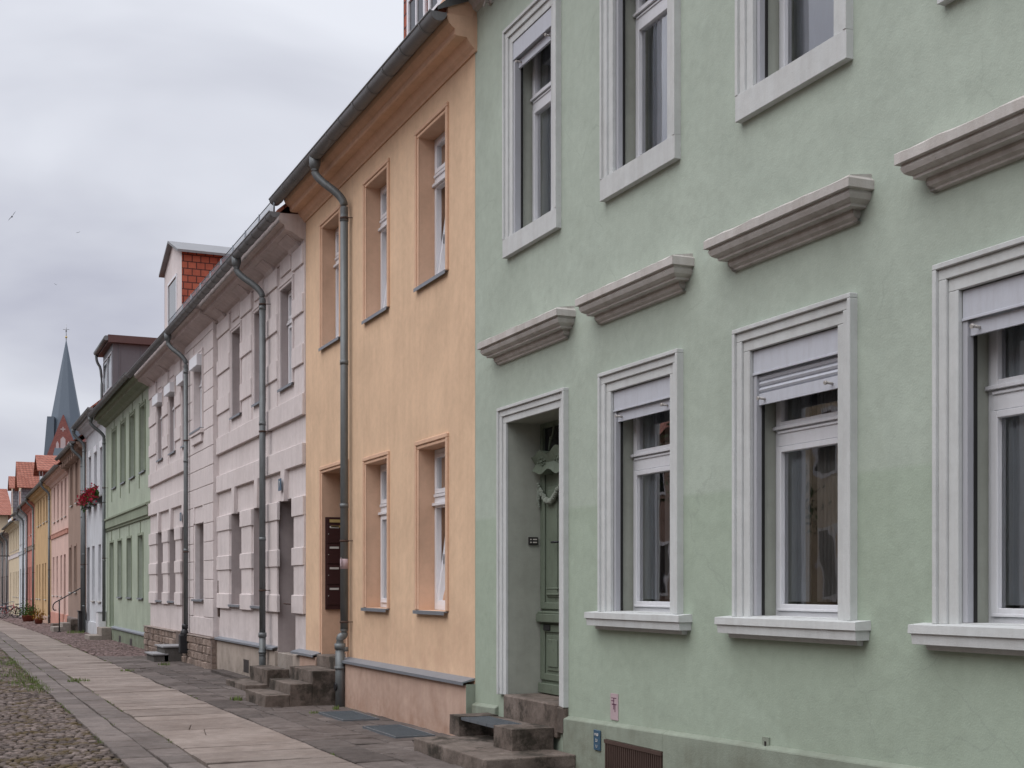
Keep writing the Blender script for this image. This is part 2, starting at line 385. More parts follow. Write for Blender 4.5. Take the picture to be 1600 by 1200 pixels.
def shell(house, u0, u1, ztop, mats, ops, depth=9, o=0, ridge=4.3, floors=(4.1,), back=3.2, roofmat='rtile', eave=.5, rz=None):
    zb = gz((u0+u1)/2)-.7
    bm = bm_(); wallgrid(bm, u0, u1, zb, ztop, o, ops, 0, 1)
    a, b = u0+.002, u1-.002
    rx = D+depth/2; rzz = ztop+ridge
    for u in (a, b):
        f = bm.faces.new([bm.verts.new(p) for p in ((D-o, u, zb), (D+depth, u, zb), (D+depth, u, ztop), (rx, u, rzz), (D-o, u, ztop))])
    quad(bm, ((D+depth, a, zb), (D+depth, b, zb), (D+depth, b, ztop), (D+depth, a, ztop)))
    wl = obj('wall', bm, mats, house)
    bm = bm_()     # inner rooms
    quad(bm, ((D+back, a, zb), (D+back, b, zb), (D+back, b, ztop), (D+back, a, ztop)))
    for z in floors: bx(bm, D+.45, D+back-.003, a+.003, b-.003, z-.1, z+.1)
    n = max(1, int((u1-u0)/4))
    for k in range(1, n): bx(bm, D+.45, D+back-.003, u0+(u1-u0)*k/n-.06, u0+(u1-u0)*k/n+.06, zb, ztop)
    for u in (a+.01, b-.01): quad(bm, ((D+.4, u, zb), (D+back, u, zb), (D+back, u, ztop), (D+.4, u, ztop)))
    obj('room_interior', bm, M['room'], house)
    bm = bm_(); z0 = (rz if rz else ztop+.05); slope = (rzz-z0)/(rx-D)
    x0 = D-eave; ze = z0+.02
    t = .07
    for (xa, za, xb, zb2) in ((x0, ze, rx, rzz+.1), (rx, rzz+.1, D+depth+.4, z0)):
        p = [(xa, za), (xb, zb2)]
        vs = []
        for y in (a-.0, b+.0):
            vs += [bm.verts.new((xa, y, za)), bm.verts.new((xb, y, zb2)), bm.verts.new((xb, y, zb2-t)), bm.verts.new((xa, y, za-t))]
        for idx in ((0,1,5,4), (3,7,6,2), (0,4,7,3), (0,3,2,1), (4,5,6,7)):
            bm.faces.new([vs[i] for i in idx])
    obj('roof', bm, M[roofmat], house)
    return wl
def gutter(house, u0, u1, o, z, r=.085, ringstep=.55, cap=True, m='zinc'):
    bm = bm_(); n = 12
    def ring(u, ro, ri):
        A = [bm.verts.new((D-o+math.cos(math.pi+math.pi*k/n)*ro, u, z+math.sin(math.pi+math.pi*k/n)*ro)) for k in range(n+1)]
        B = [bm.verts.new((D-o+math.cos(math.pi+math.pi*k/n)*ri, u, z+math.sin(math.pi+math.pi*k/n)*ri)) for k in range(n, -1, -1)]
        return A+B
    def seg(ua, ub, ro, ri):
        p, q = ring(ua, ro, ri), ring(ub, ro, ri); k = len(p)
        for i in range(k):
            f = bm.faces.new((p[i], p[(i+1) % k], q[(i+1) % k], q[i])); f.smooth = i < n
        bm.faces.new(p); bm.faces.new(list(reversed(q)))
    seg(u0, u1, r, r-.008)
    u = u0+.15+ringstep*.3
    while u < u1-.1:
        seg(u, u+.03, r+.006, r+.001); u += ringstep*rnd.uniform(.92, 1.08)
    tube(bm, [(D-o-r, u0, z), (D-o-r, u1, z)], .012, 8)
    if cap:
        for u in (u0, u1):
            vs = [bm.verts.new((D-o+math.cos(math.pi+math.pi*k/n)*r, u+(-.004 if u == u0 else .004), z+math.sin(math.pi+math.pi*k/n)*r)) for k in range(n+1)]
            bm.faces.new(vs)
    return obj('gutter', bm, M[m], house)
def downpipe(house, u, go, gzz, po, pz, zbot, r=.052, du=0, m='zincd', brk=(2.2, 5.0), shoe=False, low=None, bow=.55):
    bm = bm_()
    p0 = (D-go, u+du, gzz-.05); p1 = (D-go, u+du, gzz-.28); p2 = (D-po, u, pz); p3 = (D-po, u, gzz-.85)
    tube(bm, [(D-go, u+du, gzz-.02), (D-go, u+du, gzz-.13), (D-go, u+du, gzz-.2)], .08, 12, rr=[.085, .08, r])
    path = smoothpath([(D-go, u+du, gzz-.14), (D-go, u+du, gzz-.30), (D-po, u, gzz-.62), p3], 3)
    tube(bm, path, r, 12)
    tube(bm, [p3, (D-po, u, (low[0] if low else zbot))], r, 12)
    zz = gzz-.95
    while zz > zbot+.3:
        tube(bm, [(D-po, u, zz), (D-po, u, zz+.06)], r+.006, 12); zz -= 2.0
    if low:
        z1, lo, lz, lr = low
        tube(bm, smoothpath([(D-po, u, z1+.02), (D-po, u, z1-.1), (D-lo, u, lz+.12), (D-lo, u, lz)], 2), r, 12)
        tube(bm, [(D-lo, u, lz+.02), (D-lo, u, lz-.06)], lr+.012, 12); tube(bm, [(D-lo, u, lz), (D-lo, u, zbot)], lr, 12)
        tube(bm, [(D-lo, u, lz-.3), (D-lo, u, lz-.34)], lr+.01, 12)
    o = obj('downpipe', bm, M[m], house)
    for z in brk:
        b2 = bm_(); tube(b2, [(D-po, u, z-.015), (D-po, u, z+.015)], r+.008, 12); tube(b2, [(D-po, u-r, z), (D-.0, u-r-.03, z)], .007, 6)
        tube(b2, [(D-po-.0, u-r-.0, z), (D-po, u-r-.035, z)], .012, 6)
        obj('pipe_bracket', b2, M['rust'], o)
    return o
def surround(parent, u0, u1, z0, z1, bands, mat, bottom=True, name='surround', bev=.004):
    "nested frame bands (inner margin start, end, o) outside the opening u0..u1,z0..z1"
    bm = bm_()
    for a, b, o in bands:
        if a <= 0: a = -.004
        fb(bm, u0-b, u0-a, -.01, o, z0, z1+a)
        fb(bm, u1+a, u1+b, -.01, o, z0, z1+a)
        fb(bm, u0-b, u1+b, -.01, o, z1+a, z1+b)
    if bottom: b = bands[-1][1]; fb(bm, u0-b, u1+b, -.01, bands[-1][2]-.004, z0-.185, z0); fb(bm, u0, u1, -.01, .03, z0, z0+.004)
    return obj(name, bm, mat, parent, bev)
def frame_member(bm, x0, x1, y0, y1, z0, z1): bx(bm, x0, x1, y0, y1, z0, z1)
def window(house, u0, u1, z0, z1, dep=.2, tr=None, mat='pvc', fw=.06, detail=True, curtain=None, tilt=0, mull=False, flat=False):
    "frame at depth; transom tr=(za,zb); returns frame object"
    x = D+dep; bm = bm_(); t = .07
    bx(bm, x, x+t, u0, u0+fw, z0, z1); bx(bm, x, x+t, u1-fw, u1, z0, z1)
    bx(bm, x, x+t, u0+fw, u1-fw, z0, z0+fw*1.1); bx(bm, x, x+t, u0+fw, u1-fw, z1-fw, z1)
    lights = [(z0+fw*1.1, z1-fw)]
    if tr:
        bx(bm, x-.004, x+t, u0+fw, u1-fw, tr[0], tr[1])
        if flat:
            bx(bm, x-.03, x-.004, u0+.004, u1-.004, tr[1]-.002, tr[1]+.022); bx(bm, x-.014, x-.004, u0+fw, u1-fw, tr[1]-.03, tr[1]-.012)
        else:
            bx(bm, x-.035, x-.004, u0+.0, u1-.0, tr[0]+.02, tr[0]+.055); bx(bm, x-.02, x-.004, u0+.02, u1-.02, tr[1]-.035, tr[1])
        lights = [(z0+fw*1.1, tr[0]), (tr[1], z1-fw)]
    if detail:
        for k, (a, b) in enumerate(lights):
            if tilt and k == 0: continue
            s = .042 if flat else .05
            bx(bm, x-.014, x+.05, u0+fw-.012, u0+fw+s, a+.003, b-.003); bx(bm, x-.014, x+.05, u1-fw-s, u1-fw+.012, a+.003, b-.003)
            bx(bm, x-.014, x+.05, u0+fw+s, u1-fw-s, a+.003, a+s+.01); bx(bm, x-.014, x+.05, u0+fw+s, u1-fw-s, b-s, b-.003)
            bx(bm, x-.022, x-.0141, u0+fw+.01, u1-fw-.01, a+.004, a+.022)
        if mull: bx(bm, x-.02, x+.04, (u0+u1)/2-.05, (u0+u1)/2+.05, lights[0][0], lights[0][1])
    f = obj('window', bm, M[mat], house, .003 if detail else 0)
    if tilt:
        a, b = lights[0]; bm = bm_(); s = .055
        ua, ub = u0+fw-.01, u1-fw+.01; hgt = b-a
        bx(bm, x, x+.06, ua, ua+s, a, b); bx(bm, x, x+.06, ub-s, ub, a, b); bx(bm, x, x+.06, ua+s, ub-s, a, a+s); bx(bm, x, x+.06, ua+s, ub-s, b-s, b)
        bmesh.ops.rotate(bm, verts=bm.verts, cent=(x, u0, a), matrix=Matrix.Rotation(tilt, 3, 'Y'))
        sash = obj('open_sash', bm, M[mat], f, .003)
        bm = bm_(); quad(bm, ((x+.03, ua+s, a+s), (x+.03, ub-s, a+s), (x+.03, ub-s, b-s), (x+.03, ua+s, b-s)))
        bmesh.ops.rotate(bm, verts=bm.verts, cent=(x, u0, a), matrix=Matrix.Rotation(tilt, 3, 'Y'))
        obj('sash_pane', bm, M['glass'], f); lights = lights[1:]
        bm = bm_(); bx(bm, x+.075, x+.09, u1-.1, u1-.075, a+hgt*.42, a+hgt*.52); tube(bm, [(x+.09, u1-.088, a+hgt*.5), (x+.12, u1-.088, a+hgt*.5), (x+.12, u1-.088, a+hgt*.4)], .008, 6)
        obj('handle', bm, M['railm'], f)
    bm = bm_()
    for a, b in lights: quad(bm, ((x+.02, u0+fw, a), (x+.02, u0+fw, b), (x+.02, u1-fw, b), (x+.02, u1-fw, a)))
    obj('pane', bm, M['glass'], f)
    if curtain:
        for (ca, cb, za, zb, cm, dd) in curtain:     # fractions of the opening
            bm = bm_(); n = max(8, int(40*(cb-ca))); pa = u0+(u1-u0)*ca; pb = u0+(u1-u0)*cb; ph = rnd.random()*6
            prev = None
            for i in range(n*3+1):
                u = pa+(pb-pa)*i/(n*3); xx = x+dd+.022*math.sin(i*2.1+ph)+.012*math.sin(i*.7+ph*2)
                c = (bm.verts.new((xx, u, za)), bm.verts.new((xx+.004*math.sin(i), u, zb)))
                if prev: bm.faces.new((prev[0], prev[1], c[1], c[0])).smooth = True
                prev = c
            obj('curtain', bm, M[cm], f)
    return f
def sill_zinc(parent, u0, u1, z, o=.05, m='flash', dep=.2):
    bm = bm_(); fb(bm, u0-.03, u1+.03, -dep, o, z, z+.012); fb(bm, u0-.03, u1+.03, o-.006, o, z-.03, z)
    return obj('sill', bm, M[m], parent)
def door(house, u0, u1, z0, z1, dep, mat='wood', name='door', transom=True):
    x = D+dep; bm = bm_(); fw = .07; zt = z1-.45 if transom else z1-fw
    bx(bm, x, x+.08, u0, u0+fw, z0, z1); bx(bm, x, x+.08, u1-fw, u1, z0, z1); bx(bm, x, x+.08, u0+fw, u1-fw, z1-fw, z1); bx(bm, x-.01, x+.08, u0+fw, u1-fw, zt, zt+fw)
    bx(bm, x+.02, x+.06, u0+fw, u1-fw, z0, zt)
    for a, b in ((z0+.15, z0+.75), (z0+.95, zt-.15)):
        bx(bm, x+.004, x+.02, u0+fw+.12, u1-fw-.12, a, b)
    d = obj(name, bm, M[mat], house, .006)
    if transom:
        bm = bm_(); quad(bm, ((x+.03, u0+fw, zt+fw), (x+.03, u0+fw, z1-fw), (x+.03, u1-fw, z1-fw), (x+.03, u1-fw, zt+fw))); obj('transom_pane', bm, M['darkglass'], d)
    bm = bm_(); tube(bm, [(x+.02, u0+fw+.07, z0+1.0), (x-.04, u0+fw+.07, z0+1.0), (x-.04, u0+fw+.18, z0+1.0)], .01, 8); obj('handle', bm, M['steel'], d)
    return d
def text_mesh(s, size, mat, parent, M4, name='lettering'):
    cu = bpy.data.curves.new('t', 'FONT'); cu.body = s; cu.size = size; cu.extrude = .001; cu.align_x = 'CENTER'; cu.align_y = 'CENTER'
    to = bpy.data.objects.new('t', cu); COL.objects.link(to); dg = bpy.context.evaluated_depsgraph_get()
    me = bpy.data.meshes.new_from_object(to.evaluated_get(dg)); bpy.data.objects.remove(to)
    me.transform(Matrix.Translation(-origin(parent)) @ M4); me.materials.clear(); me.materials.append(mat)
    o = bpy.data.objects.new(name, me); COL.objects.link(o); o.parent = parent; return o
WALLTXT = lambda x, u, z: Matrix.Translation((x, u, z)) @ Matrix(((0, 0, -1, 0), (-1, 0, 0, 0), (0, 1, 0, 0), (0, 0, 0, 1)))   # reads from the street
# ------------------------------------------------------------------ ground, pavement, road
def struct(name, bm, mats, **k):
    o = obj(name, bm, mats, None, **k); o['kind'] = 'structure'; return o
bm = bm_()
ys = [-300, -60, 10, 20, 30, 54, 71, 84, 116, 200, 700, 1500]; xs = [-800, -60, 0, 60, 800]
G_ = [[bm.verts.new((x, y, gz(y)-.045)) for x in xs] for y in ys]
for i in range(len(ys)-1):
    for j in range(len(xs)-1): bm.faces.new((G_[i][j], G_[i][j+1], G_[i+1][j+1], G_[i+1][j]))
struct('ground', bm, M['joint'])
def wob(y, s, a=.03): return a*mnoise.noise(Vector((y*.45, s, 0)))+a*.5*mnoise.noise(Vector((y*1.7, s+5, 0)))
def slabstone(bm, pts, z, h=.05, ch=.008, tilt=.002, mi=0):
    "pts: 4 corners in plan; chamfered top"
    c = Vector((sum(p[0] for p in pts)/4, sum(p[1] for p in pts)/4)); tx, ty = rnd.uniform(-tilt, tilt), rnd.uniform(-tilt, tilt)
    def P3(p, inset, dz):
        q = Vector(p)-c; L_ = q.length; q = q*(1-inset/L_)
        return (c.x+q.x, c.y+q.y, z(c.y+q.y)+dz+(q.x*tx+q.y*ty)*6)
    a = [bm.verts.new(P3(p, 0, -h)) for p in pts]; b = [bm.verts.new(P3(p, 0, -ch)) for p in pts]; t = [bm.verts.new(P3(p, ch*1.5, 0)) for p in pts]
    for i in range(4):
        j = (i+1) % 4
        bm.faces.new((a[i], a[j], b[j], b[i])).material_index = mi; bm.faces.new((b[i], b[j], t[j], t[i])).material_index = mi
    bm.faces.new(t).material_index = mi
def slabrow(bm, xa, xb, y0, y1, lmin, lmax, dz, gap=.02, seed=0, wa=.02, crack=0, tilt=.002):
    y = y0
    while y < y1:
        l = rnd.uniform(lmin, lmax)
        if y > 60: l *= 2
        e = y+l-gap
        r = lambda: rnd.uniform(-.006, .006)
        x0, x1 = xa+wob(y, seed, wa), xa+wob(e, seed, wa); x2, x3 = xb+wob(y, seed+9, wa), xb+wob(e, seed+9, wa)
        off = rnd.uniform(-.004, .004)
        zf = lambda yy, o=off: gz(yy)+dz+o
        if crack and rnd.random() < crack:
            xm = xa+(xb-xa)*rnd.uniform(.3, .7); sh = rnd.uniform(-.12, .12)
            slabstone(bm, [(x0+r(), y), (xm-.003, y), (xm+sh-.003, e), (x1, e)], zf, tilt=tilt); slabstone(bm, [(xm+.003, y), (x2, y), (x3, e), (xm+sh+.003, e)], zf, tilt=tilt)
        else:
            slabstone(bm, [(x0, y), (x2, y+r()), (x3, e+r()), (x1, e)], zf, tilt=tilt)
        y += l
bm = bm_(); slabrow(bm, 2.27, 3.52, -2, 130, .42, .80, 0, .030, 1, .035, .14, .0015); struct('pavement', bm, M['slab'])
bm = bm_(); slabrow(bm, 1.60, 1.91, -2, 130, .42, .66, -.005, .022, 3, .03); slabrow(bm, 1.93, 2.24, -2, 130, .46, .72, -.003, .022, 4, .03); struct('kerb', bm, M['kerbs'])
bm = bm_()
x = 3.56; wd = [.42, .38, .46, .44]
for k, w_ in enumerate(wd):
    slabrow(bm, x, x+w_-.016, -2, 33.5, .35, .75, -.004, .022, 10+k, .012, .15, .004); x += w_
struct('slab_paving', bm, M['darks'])
def cobbles(bm, x0, x1, y0, y1, sx, sy, dz, h, growth=0, keep=lambda x, y: True):
    y = y0; row = 0
    while y < y1:
        syy = sy*(1+growth*(y-y0)); x = x0+rnd.uniform(0, sx)
        while x < x1:
            w_ = sx*rnd.uniform(.75, 1.3)*(1+growth*(y-y0)); cx = x+w_/2; cy = y+syy/2+rnd.uniform(-.2, .2)*syy
            if keep(cx, cy):
                n = 7; rx = w_*.5*rnd.uniform(.86, 1); ry = syy*.56*rnd.uniform(.82, 1.1); a0 = rnd.random()*6; zt = gz(cy)+dz+rnd.uniform(-.5, .5)*h; tx, ty = rnd.uniform(-.12, .12), rnd.uniform(-.12, .12)
                rings = []
                jit = [rnd.uniform(.82, 1.12) for _ in range(n)]
                for q, dzz in ((1, -h*1.6), (.93, -h*.55), (.66, -h*.1)):
                    rings.append([bm.verts.new((cx+math.cos(a0+2*math.pi*k/n)*rx*q*jit[k], cy+math.sin(a0+2*math.pi*k/n)*ry*q*jit[k], zt+dzz+math.cos(a0+2*math.pi*k/n)*rx*q*tx+math.sin(a0+2*math.pi*k/n)*ry*q*ty)) for k in range(n)])
                for s_, e_ in zip(rings, rings[1:]):
                    for k in range(n): bm.faces.new((s_[k], s_[(k+1) % n], e_[(k+1) % n], e_[k])).smooth = True
                c = bm.verts.new((cx, cy, zt))
                for k in range(n): bm.faces.new((rings[-1][k], rings[-1][(k+1) % n], c)).smooth = True
            x += w_
        y += syy
bm = bm_()
cobbles(bm, -2.2, 1.58, 8.5, 60, .085, .064, -.016, .012, .028, lambda x, y: not (.33 < x < .52 and y < 15.5) and x < 1.575+wob(y, 3, .03) and (y < 34 or x > .6))
struct('road', bm, M['cobble'])
bm = bm_(); cobbles(bm, 3.56, 5.24, 33.5, 64, .11, .1, -.006, .014, .01); cobbles(bm, 3.56, 5.24, 64, 120, .2, .2, -.006, .014, .02); struct('cobbled_strip', bm, M['redcob'])
bm = bm_(); slabrow(bm, .36, .49, 7, 15.5, .5, .9, .02, .012, 33, .01, 0, .004); struct('drain_kerb', bm, M['kerbs'])

def blades(bm, x, y, n, h, sp, z=None, mi=0, w_=.004):
    for _ in range(n):
        a = rnd.random()*6.28; r_ = sp*math.sqrt(rnd.random()); px, py = x+math.cos(a)*r_, y+math.sin(a)*r_; zz = (gz(py) if z is None else z)-.02
        hh = h*rnd.uniform(.45, 1); b = rnd.random()*6.28; lx, ly = math.cos(b)*hh*.5*rnd.random(), math.sin(b)*hh*.5*rnd.random(); c = rnd.random()*3.14; wx, wy = math.cos(c)*w_, math.sin(c)*w_
        v = [bm.verts.new(p) for p in ((px-wx, py-wy, zz), (px+wx, py+wy, zz), (px+wx*.8+lx*.4, py+wy*.8+ly*.4, zz+hh*.6), (px-wx*.8+lx*.4, py-wy*.8+ly*.4, zz+hh*.6), (px+lx, py+ly, zz+hh))]
        bm.faces.new((v[0], v[1], v[2], v[3])).material_index = mi; bm.faces.new((v[3], v[2], v[4])).material_index = mi
bm = bm_()
for _ in range(120):
    y = rnd.uniform(22, 35); x = 1.58-rnd.random()**1.8*.8*min(1, (y-21)/7); blades(bm, x, y, 12, .085, .12, w_=.004)
for (xx, sd_) in ((2.25, 1), (1.92, 3), (3.54, 10), (1.59, 3)):
    for k in range(200):
        y = rnd.uniform(9, 50)
        if mnoise.noise(Vector((y*.5, xx*9, 2))) > .12:
            blades(bm, xx+wob(y, sd_, .025), y, 9, .035, .035, w_=.003)
for k in range(150):
    y = rnd.uniform(9, 32)
    if mnoise.noise(Vector((y*.8, 3.3, 1))) > .05: blades(bm, 5.25-rnd.random()*.06-(.10 if 13.1 < y < 17.9 else 0), y, 7, .03, .03, w_=.003)
o = obj('grass', bm, M['grassm']); o['kind'] = 'stuff'; tag(o, 'green grass growing at the road edge and in paving joints', 'grass')
def weed(x, y, n, h, sp, label):
    bm = bm_(); blades(bm, 0, 0, n, h, sp, z=0, w_=.007); o = obj('weed_tuft', bm, M['grassm']); o.location = (x, y, gz(y)); tag(o, label, 'weed', 'weeds growing out of the pavement')
weed(4.02, 19.35, 40, .10, .1, 'small weed at the foot of the lowest step of the peach house')
weed(4.5, 29.2, 50, .11, .13, 'weed beside the grey granite steps of the mauve house')
weed(2.27, 24.5, 90, .10, .2, 'spreading grass tuft on the joint left of the light slabs')
weed(3.5, 27.4, 50, .07, .15, 'low weed on the right edge of the light slab path')
weed(4.5, 16.8, 25, .07, .06, 'tiny weed at the corner of the first dark ground grating')
weed(4.75, 52.5, 120, .16, .35, 'grass clump by the wall next to the black handrail')
weed(4.95, 17.3, 25, .08, .05, 'sprig of weed at the base of the peach house downpipe')

# ================================================================== HOUSE 1: pale green house on the right
H1 = thing('green_house', (D, 4.5, 0), 'pale green plastered house with white stepped window surrounds and grey window hoods', 'house', 'terraced houses along the street')
W1C = [9.445, 7.345, 5.27, 3.17, 1.07, -1.03]
ops = []
for c in W1C:
    ops.append((c-.5, c+.5, 1.39, 3.28, .45)); ops.append((c-.46, c+.46, 5.115, 7.06, .45))
c0 = 11.58
ops.append((10.96, 12.21, .35, 3.27, .55)); ops.append((c0-.46, c0+.46, 5.115, 7.06, .45))
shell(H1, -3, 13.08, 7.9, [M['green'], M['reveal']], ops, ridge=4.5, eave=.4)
# plinth with sloping top and grating
bm = bm_()
def plz(u): return .345+(13-u)*.0255
for a, b in ((-3, 9.02), (9.02, 9.99), (9.99, 10.83), (12.44, 13.08)):
    for (x0, z0, z1) in ((0, 0, 0),):
        za, zb = plz(a), plz(b); g = -.7
        z0_ = .30 if (a == 9.02) else g
        P8 = [(D-.045, a, z0_), (D-.045, b, z0_), (D-.045, b, zb), (D-.045, a, za), (D+.01, a, za+.03), (D+.01, b, zb+.03), (D+.01, a, z0_), (D+.01, b, z0_)]
        v = [bm.verts.new(p) for p in P8]
        for idx in ((0, 3, 2, 1), (3, 4, 5, 2), (0, 6, 4, 3), (1, 2, 5, 7), (0, 1, 7, 6)): bm.faces.new([v[i] for i in idx])
fb(bm, 9.02, 9.99, -.01, .045, -.7, -.02)
obj('plinth', bm, M['green_base'], H1, .006)
bm = bm_(); fb(bm, 9.02, 9.99, -.02, -.01, -.05, .3); ob = obj('grating_back', bm, M['black'], H1)
bm = bm_()
fb(bm, 9.02, 9.99, .03, .06, .27, .30); fb(bm, 9.02, 9.99, .03, .06, -.02, .01)
for k in range(28): fb(bm, 9.03+k*.0345, 9.046+k*.0345, .036, .056, -.01, .28)
obj('cellar_grating', bm, M['rust'], H1)
bands = [(.0, .072, .022), (.072, .136, .040), (.136, .168, .060)]
def shutterbox(win, u0, u1, z1, h, slats=0, pins=True, slat_h=.05, rail_to=None, front=.0):
    "panel at the top of the opening, lowered slats, two guide rails"
    bm = bm_(); fb(bm, u0+.005, u1-.005, -.13, front-.008, z1-h, z1-.004)
    fb(bm, u0+.005, u1-.005, front-.008, front-.002, z1-h-.012, z1-h+.006)
    b = obj('shutter_box', bm, M['shutter'], win, .003)
    bm = bm_(); z = z1-h
    for k in range(slats):
        zz = z-.012-k*slat_h; prof(bm, u0+.045, u1-.045, [(-.045, zz), (-.032, zz-.012), (-.028, zz-slat_h*.5), (-.034, zz-slat_h+.008), (-.046, zz-slat_h)])
    zz = z-.012-slats*slat_h; fb(bm, u0+.045, u1-.045, -.05, -.03, zz-.085, zz-.004)
    obj('roller_shutter', bm, M['shutter'], win)
    if pins:
        for u in (u0+.12, u1-.12):
            bm = bm_(); tube(bm, [(D+.03, u, zz-.05), (D-.02, u, zz-.045), (D-.02, u-.0, zz-.045)], .009, 8); tube(bm, [(D-.02, u, zz-.045), (D-.035, u, zz-.05)], .013, 8); obj('shutter_stop', bm, M['hood'], win)
    zb = rail_to
    for a, b2, c_, d_ in ((u0+.001, u0+.042, u0+.03, u0+.052), (u1-.042, u1-.001, u1-.052, u1-.03)):
        bm = bm_(); fb(bm, a, b2, -.0555, front-.012, zb, z-.012); fb(bm, c_, d_, -.075, -.055, zb+.001, z-.013, 1)
        obj('guide_rail', bm, [M['railm'], M['blackrub']], win)
SIP = [(0, 1.395), (.12, 1.385), (.122, 1.335), (.108, 1.331), (.104, 1.272), (.05, 1.268), (.045, 1.240), (0, 1.235)]
HOODP = [(0, 4.155), (.17, 4.13), (.195, 4.115), (.195, 4.052), (.165, 4.048), (.172, 4.028), (.166, 4.014), (.158, 3.998), (.138, 3.984), (.120, 3.977), (.120, 3.960), (.062, 3.957), (.066, 3.935), (.056, 3.913), (.034, 3.898), (.032, 3.886), (0, 3.882)]
def hood(house, c, hw):
    bm = bm_(); n = 14; om = .195
    # chipped, slightly wavy cap: subdivide along u
    us = [c-hw+2*hw*i/n for i in range(n+1)]
    rows = []
    for i, u in enumerate(us):
        row = []
        for (o, z) in HOODP:
            uu = u
            oe = o if o > 0 else (.17 if z > 4 else .03)
            if i == 0: uu = u+(om-oe)
            if i == n: uu = u-(om-oe)
            row.append(bm.verts.new((D-o, uu, z+(rnd.uniform(-.008, .003) if o > .1 and z > 4.1 else 0))))
        rows.append(row)
    for a, b in zip(rows, rows[1:]):
        for k in range(len(HOODP)-1): bm.faces.new((a[k], a[k+1], b[k+1], b[k]))
    m_ = len(HOODP)
    for row in (rows[0], rows[-1]):
        W = [row[0] if i == 0 else row[-1] if i == m_-1 else bm.verts.new((D+.002, row[i].co.y, row[i].co.z)) for i in range(m_)]
        for i in range(m_-1):
            q = []
            for v_ in (row[i], row[i+1], W[i+1], W[i]):
                if v_ not in q: q.append(v_)
            if len(q) > 2: bm.faces.new(q)
    return obj('window_hood', bm, M['hood'], house, .0015)
CUR = {
 9.445: [(.70, 1, 1.5, 3.1, 'curt', .09), (.0, .68, 1.5, 3.1, 'reflcurt', .14)],
 7.345: [(.72, 1, 1.5, 3.1, 'curt', .09), (.0, .42, 1.5, 3.1, 'curt', .11), (.40, .70, 1.5, 3.1, 'reflcurt', .16)],
 5.27:  [(.50, 1, 1.5, 3.1, 'curt', .09), (.0, .5, 1.5, 3.1, 'curt', .12)],
}
CURU = {11.58: [(.0, 1, 5.2, 7.0, 'curt', .1)], 9.445: [(0, .75, 5.2, 7.0, 'curtw', .055), (.75, 1, 5.2, 7.0, 'curt', .14)], 7.345: [(0, .76, 5.2, 7.0, 'curtw', .055), (.76, 1, 5.2, 7.0, 'curt', .14)], 5.27: [(0, .6, 5.2, 7.0, 'curtw', .06)]}
for i, c in enumerate(W1C):
    u0, u1 = c-.5, c+.5
    wn = window(H1, u0+.002, u1-.002, 1.385, 3.278, .2, (2.60, 2.72), 'wframe', .042, True, CUR.get(c, [(0, 1, 1.5, 3.1, 'curt', .1)]), flat=True)
    surround(wn, u0, u1, 1.39, 3.28, bands, M['trimw'], False)
    bm = bm_(); prof(bm, c-.80, c+.80, SIP, 1, 1); fb(bm, u0+.001, u1-.001, -.2, -.001, 1.37, 1.40); obj('sill', bm, M['trimw'], wn, .006)
    shutterbox(wn, u0, u1, 3.275, .165, {1: 3}.get(i, 0), True, .042, 1.402)
    hood(H1, c, .83)
    a, b = c-.46, c+.46
    wn = window(H1, a+.002, b-.002, 5.118, 7.058, .2, (6.39, 6.49), 'wframe', .042, True, CURU.get(c, [(0, 1, 5.2, 7.0, 'curt', .1)]), flat=True)
    surround(wn, a, b, 5.115, 7.06, bands, M['trimw'], True)
    bm = bm_(); fb(bm, a, b, -.2, .03, 5.09, 5.118); obj('sill', bm, M['trimw'], wn, .004)
    shutterbox(wn, a, b, 7.055, .17, 0, True, .04, 5.122)
c = c0; a, b = c-.46, c+.46
wn = window(H1, a+.002, b-.002, 5.118, 7.058, .2, (6.39, 6.49), 'wframe', .042, True, CURU[11.58], flat=True)
surround(wn, a, b, 5.115, 7.06, bands, M['trimw'], True)
bm = bm_(); fb(bm, a, b, -.2, .03, 5.09, 5.118); obj('sill', bm, M['trimw'], wn, .004)
shutterbox(wn, a, b, 7.055, .17, 0, True, .04, 5.122, front=.02)
# houseplant on the inner sill of the first upper window: a thing of its own
pl = thing('houseplant', (D+.30, 11.35, 5.2), 'green leafy houseplant behind the glass of an upper window of the pale green house', 'plant')
bm = bm_(); tube(bm, [(D+.34, 11.35, 5.2), (D+.34, 11.35, 5.3)], .05, 12, rr=[.04, .055]); obj('flower_pot', bm, M['terra'], pl)
bm = bm_()
for k in range(9):
    a_ = k*.7; pth = [Vector((D+.34, 11.35, 5.3))+Vector((.25*math.cos(a_)*t_*t_*.3, .5*math.sin(a_)*t_*.35, t_*.28)) for t_ in (0, .3, .6, 1)]
    for p, q, w1, w2 in zip(pth, pth[1:], (.012, .022, .02), (.022, .02, .002)):
        quad(bm, (p+Vector((0, -w1, 0)), p+Vector((0, w1, 0)), q+Vector((0, w2, 0)), q+Vector((0, -w2, 0))))
obj('leaves', bm, M['leaf'], pl)
hood(H1, 11.6, .95)
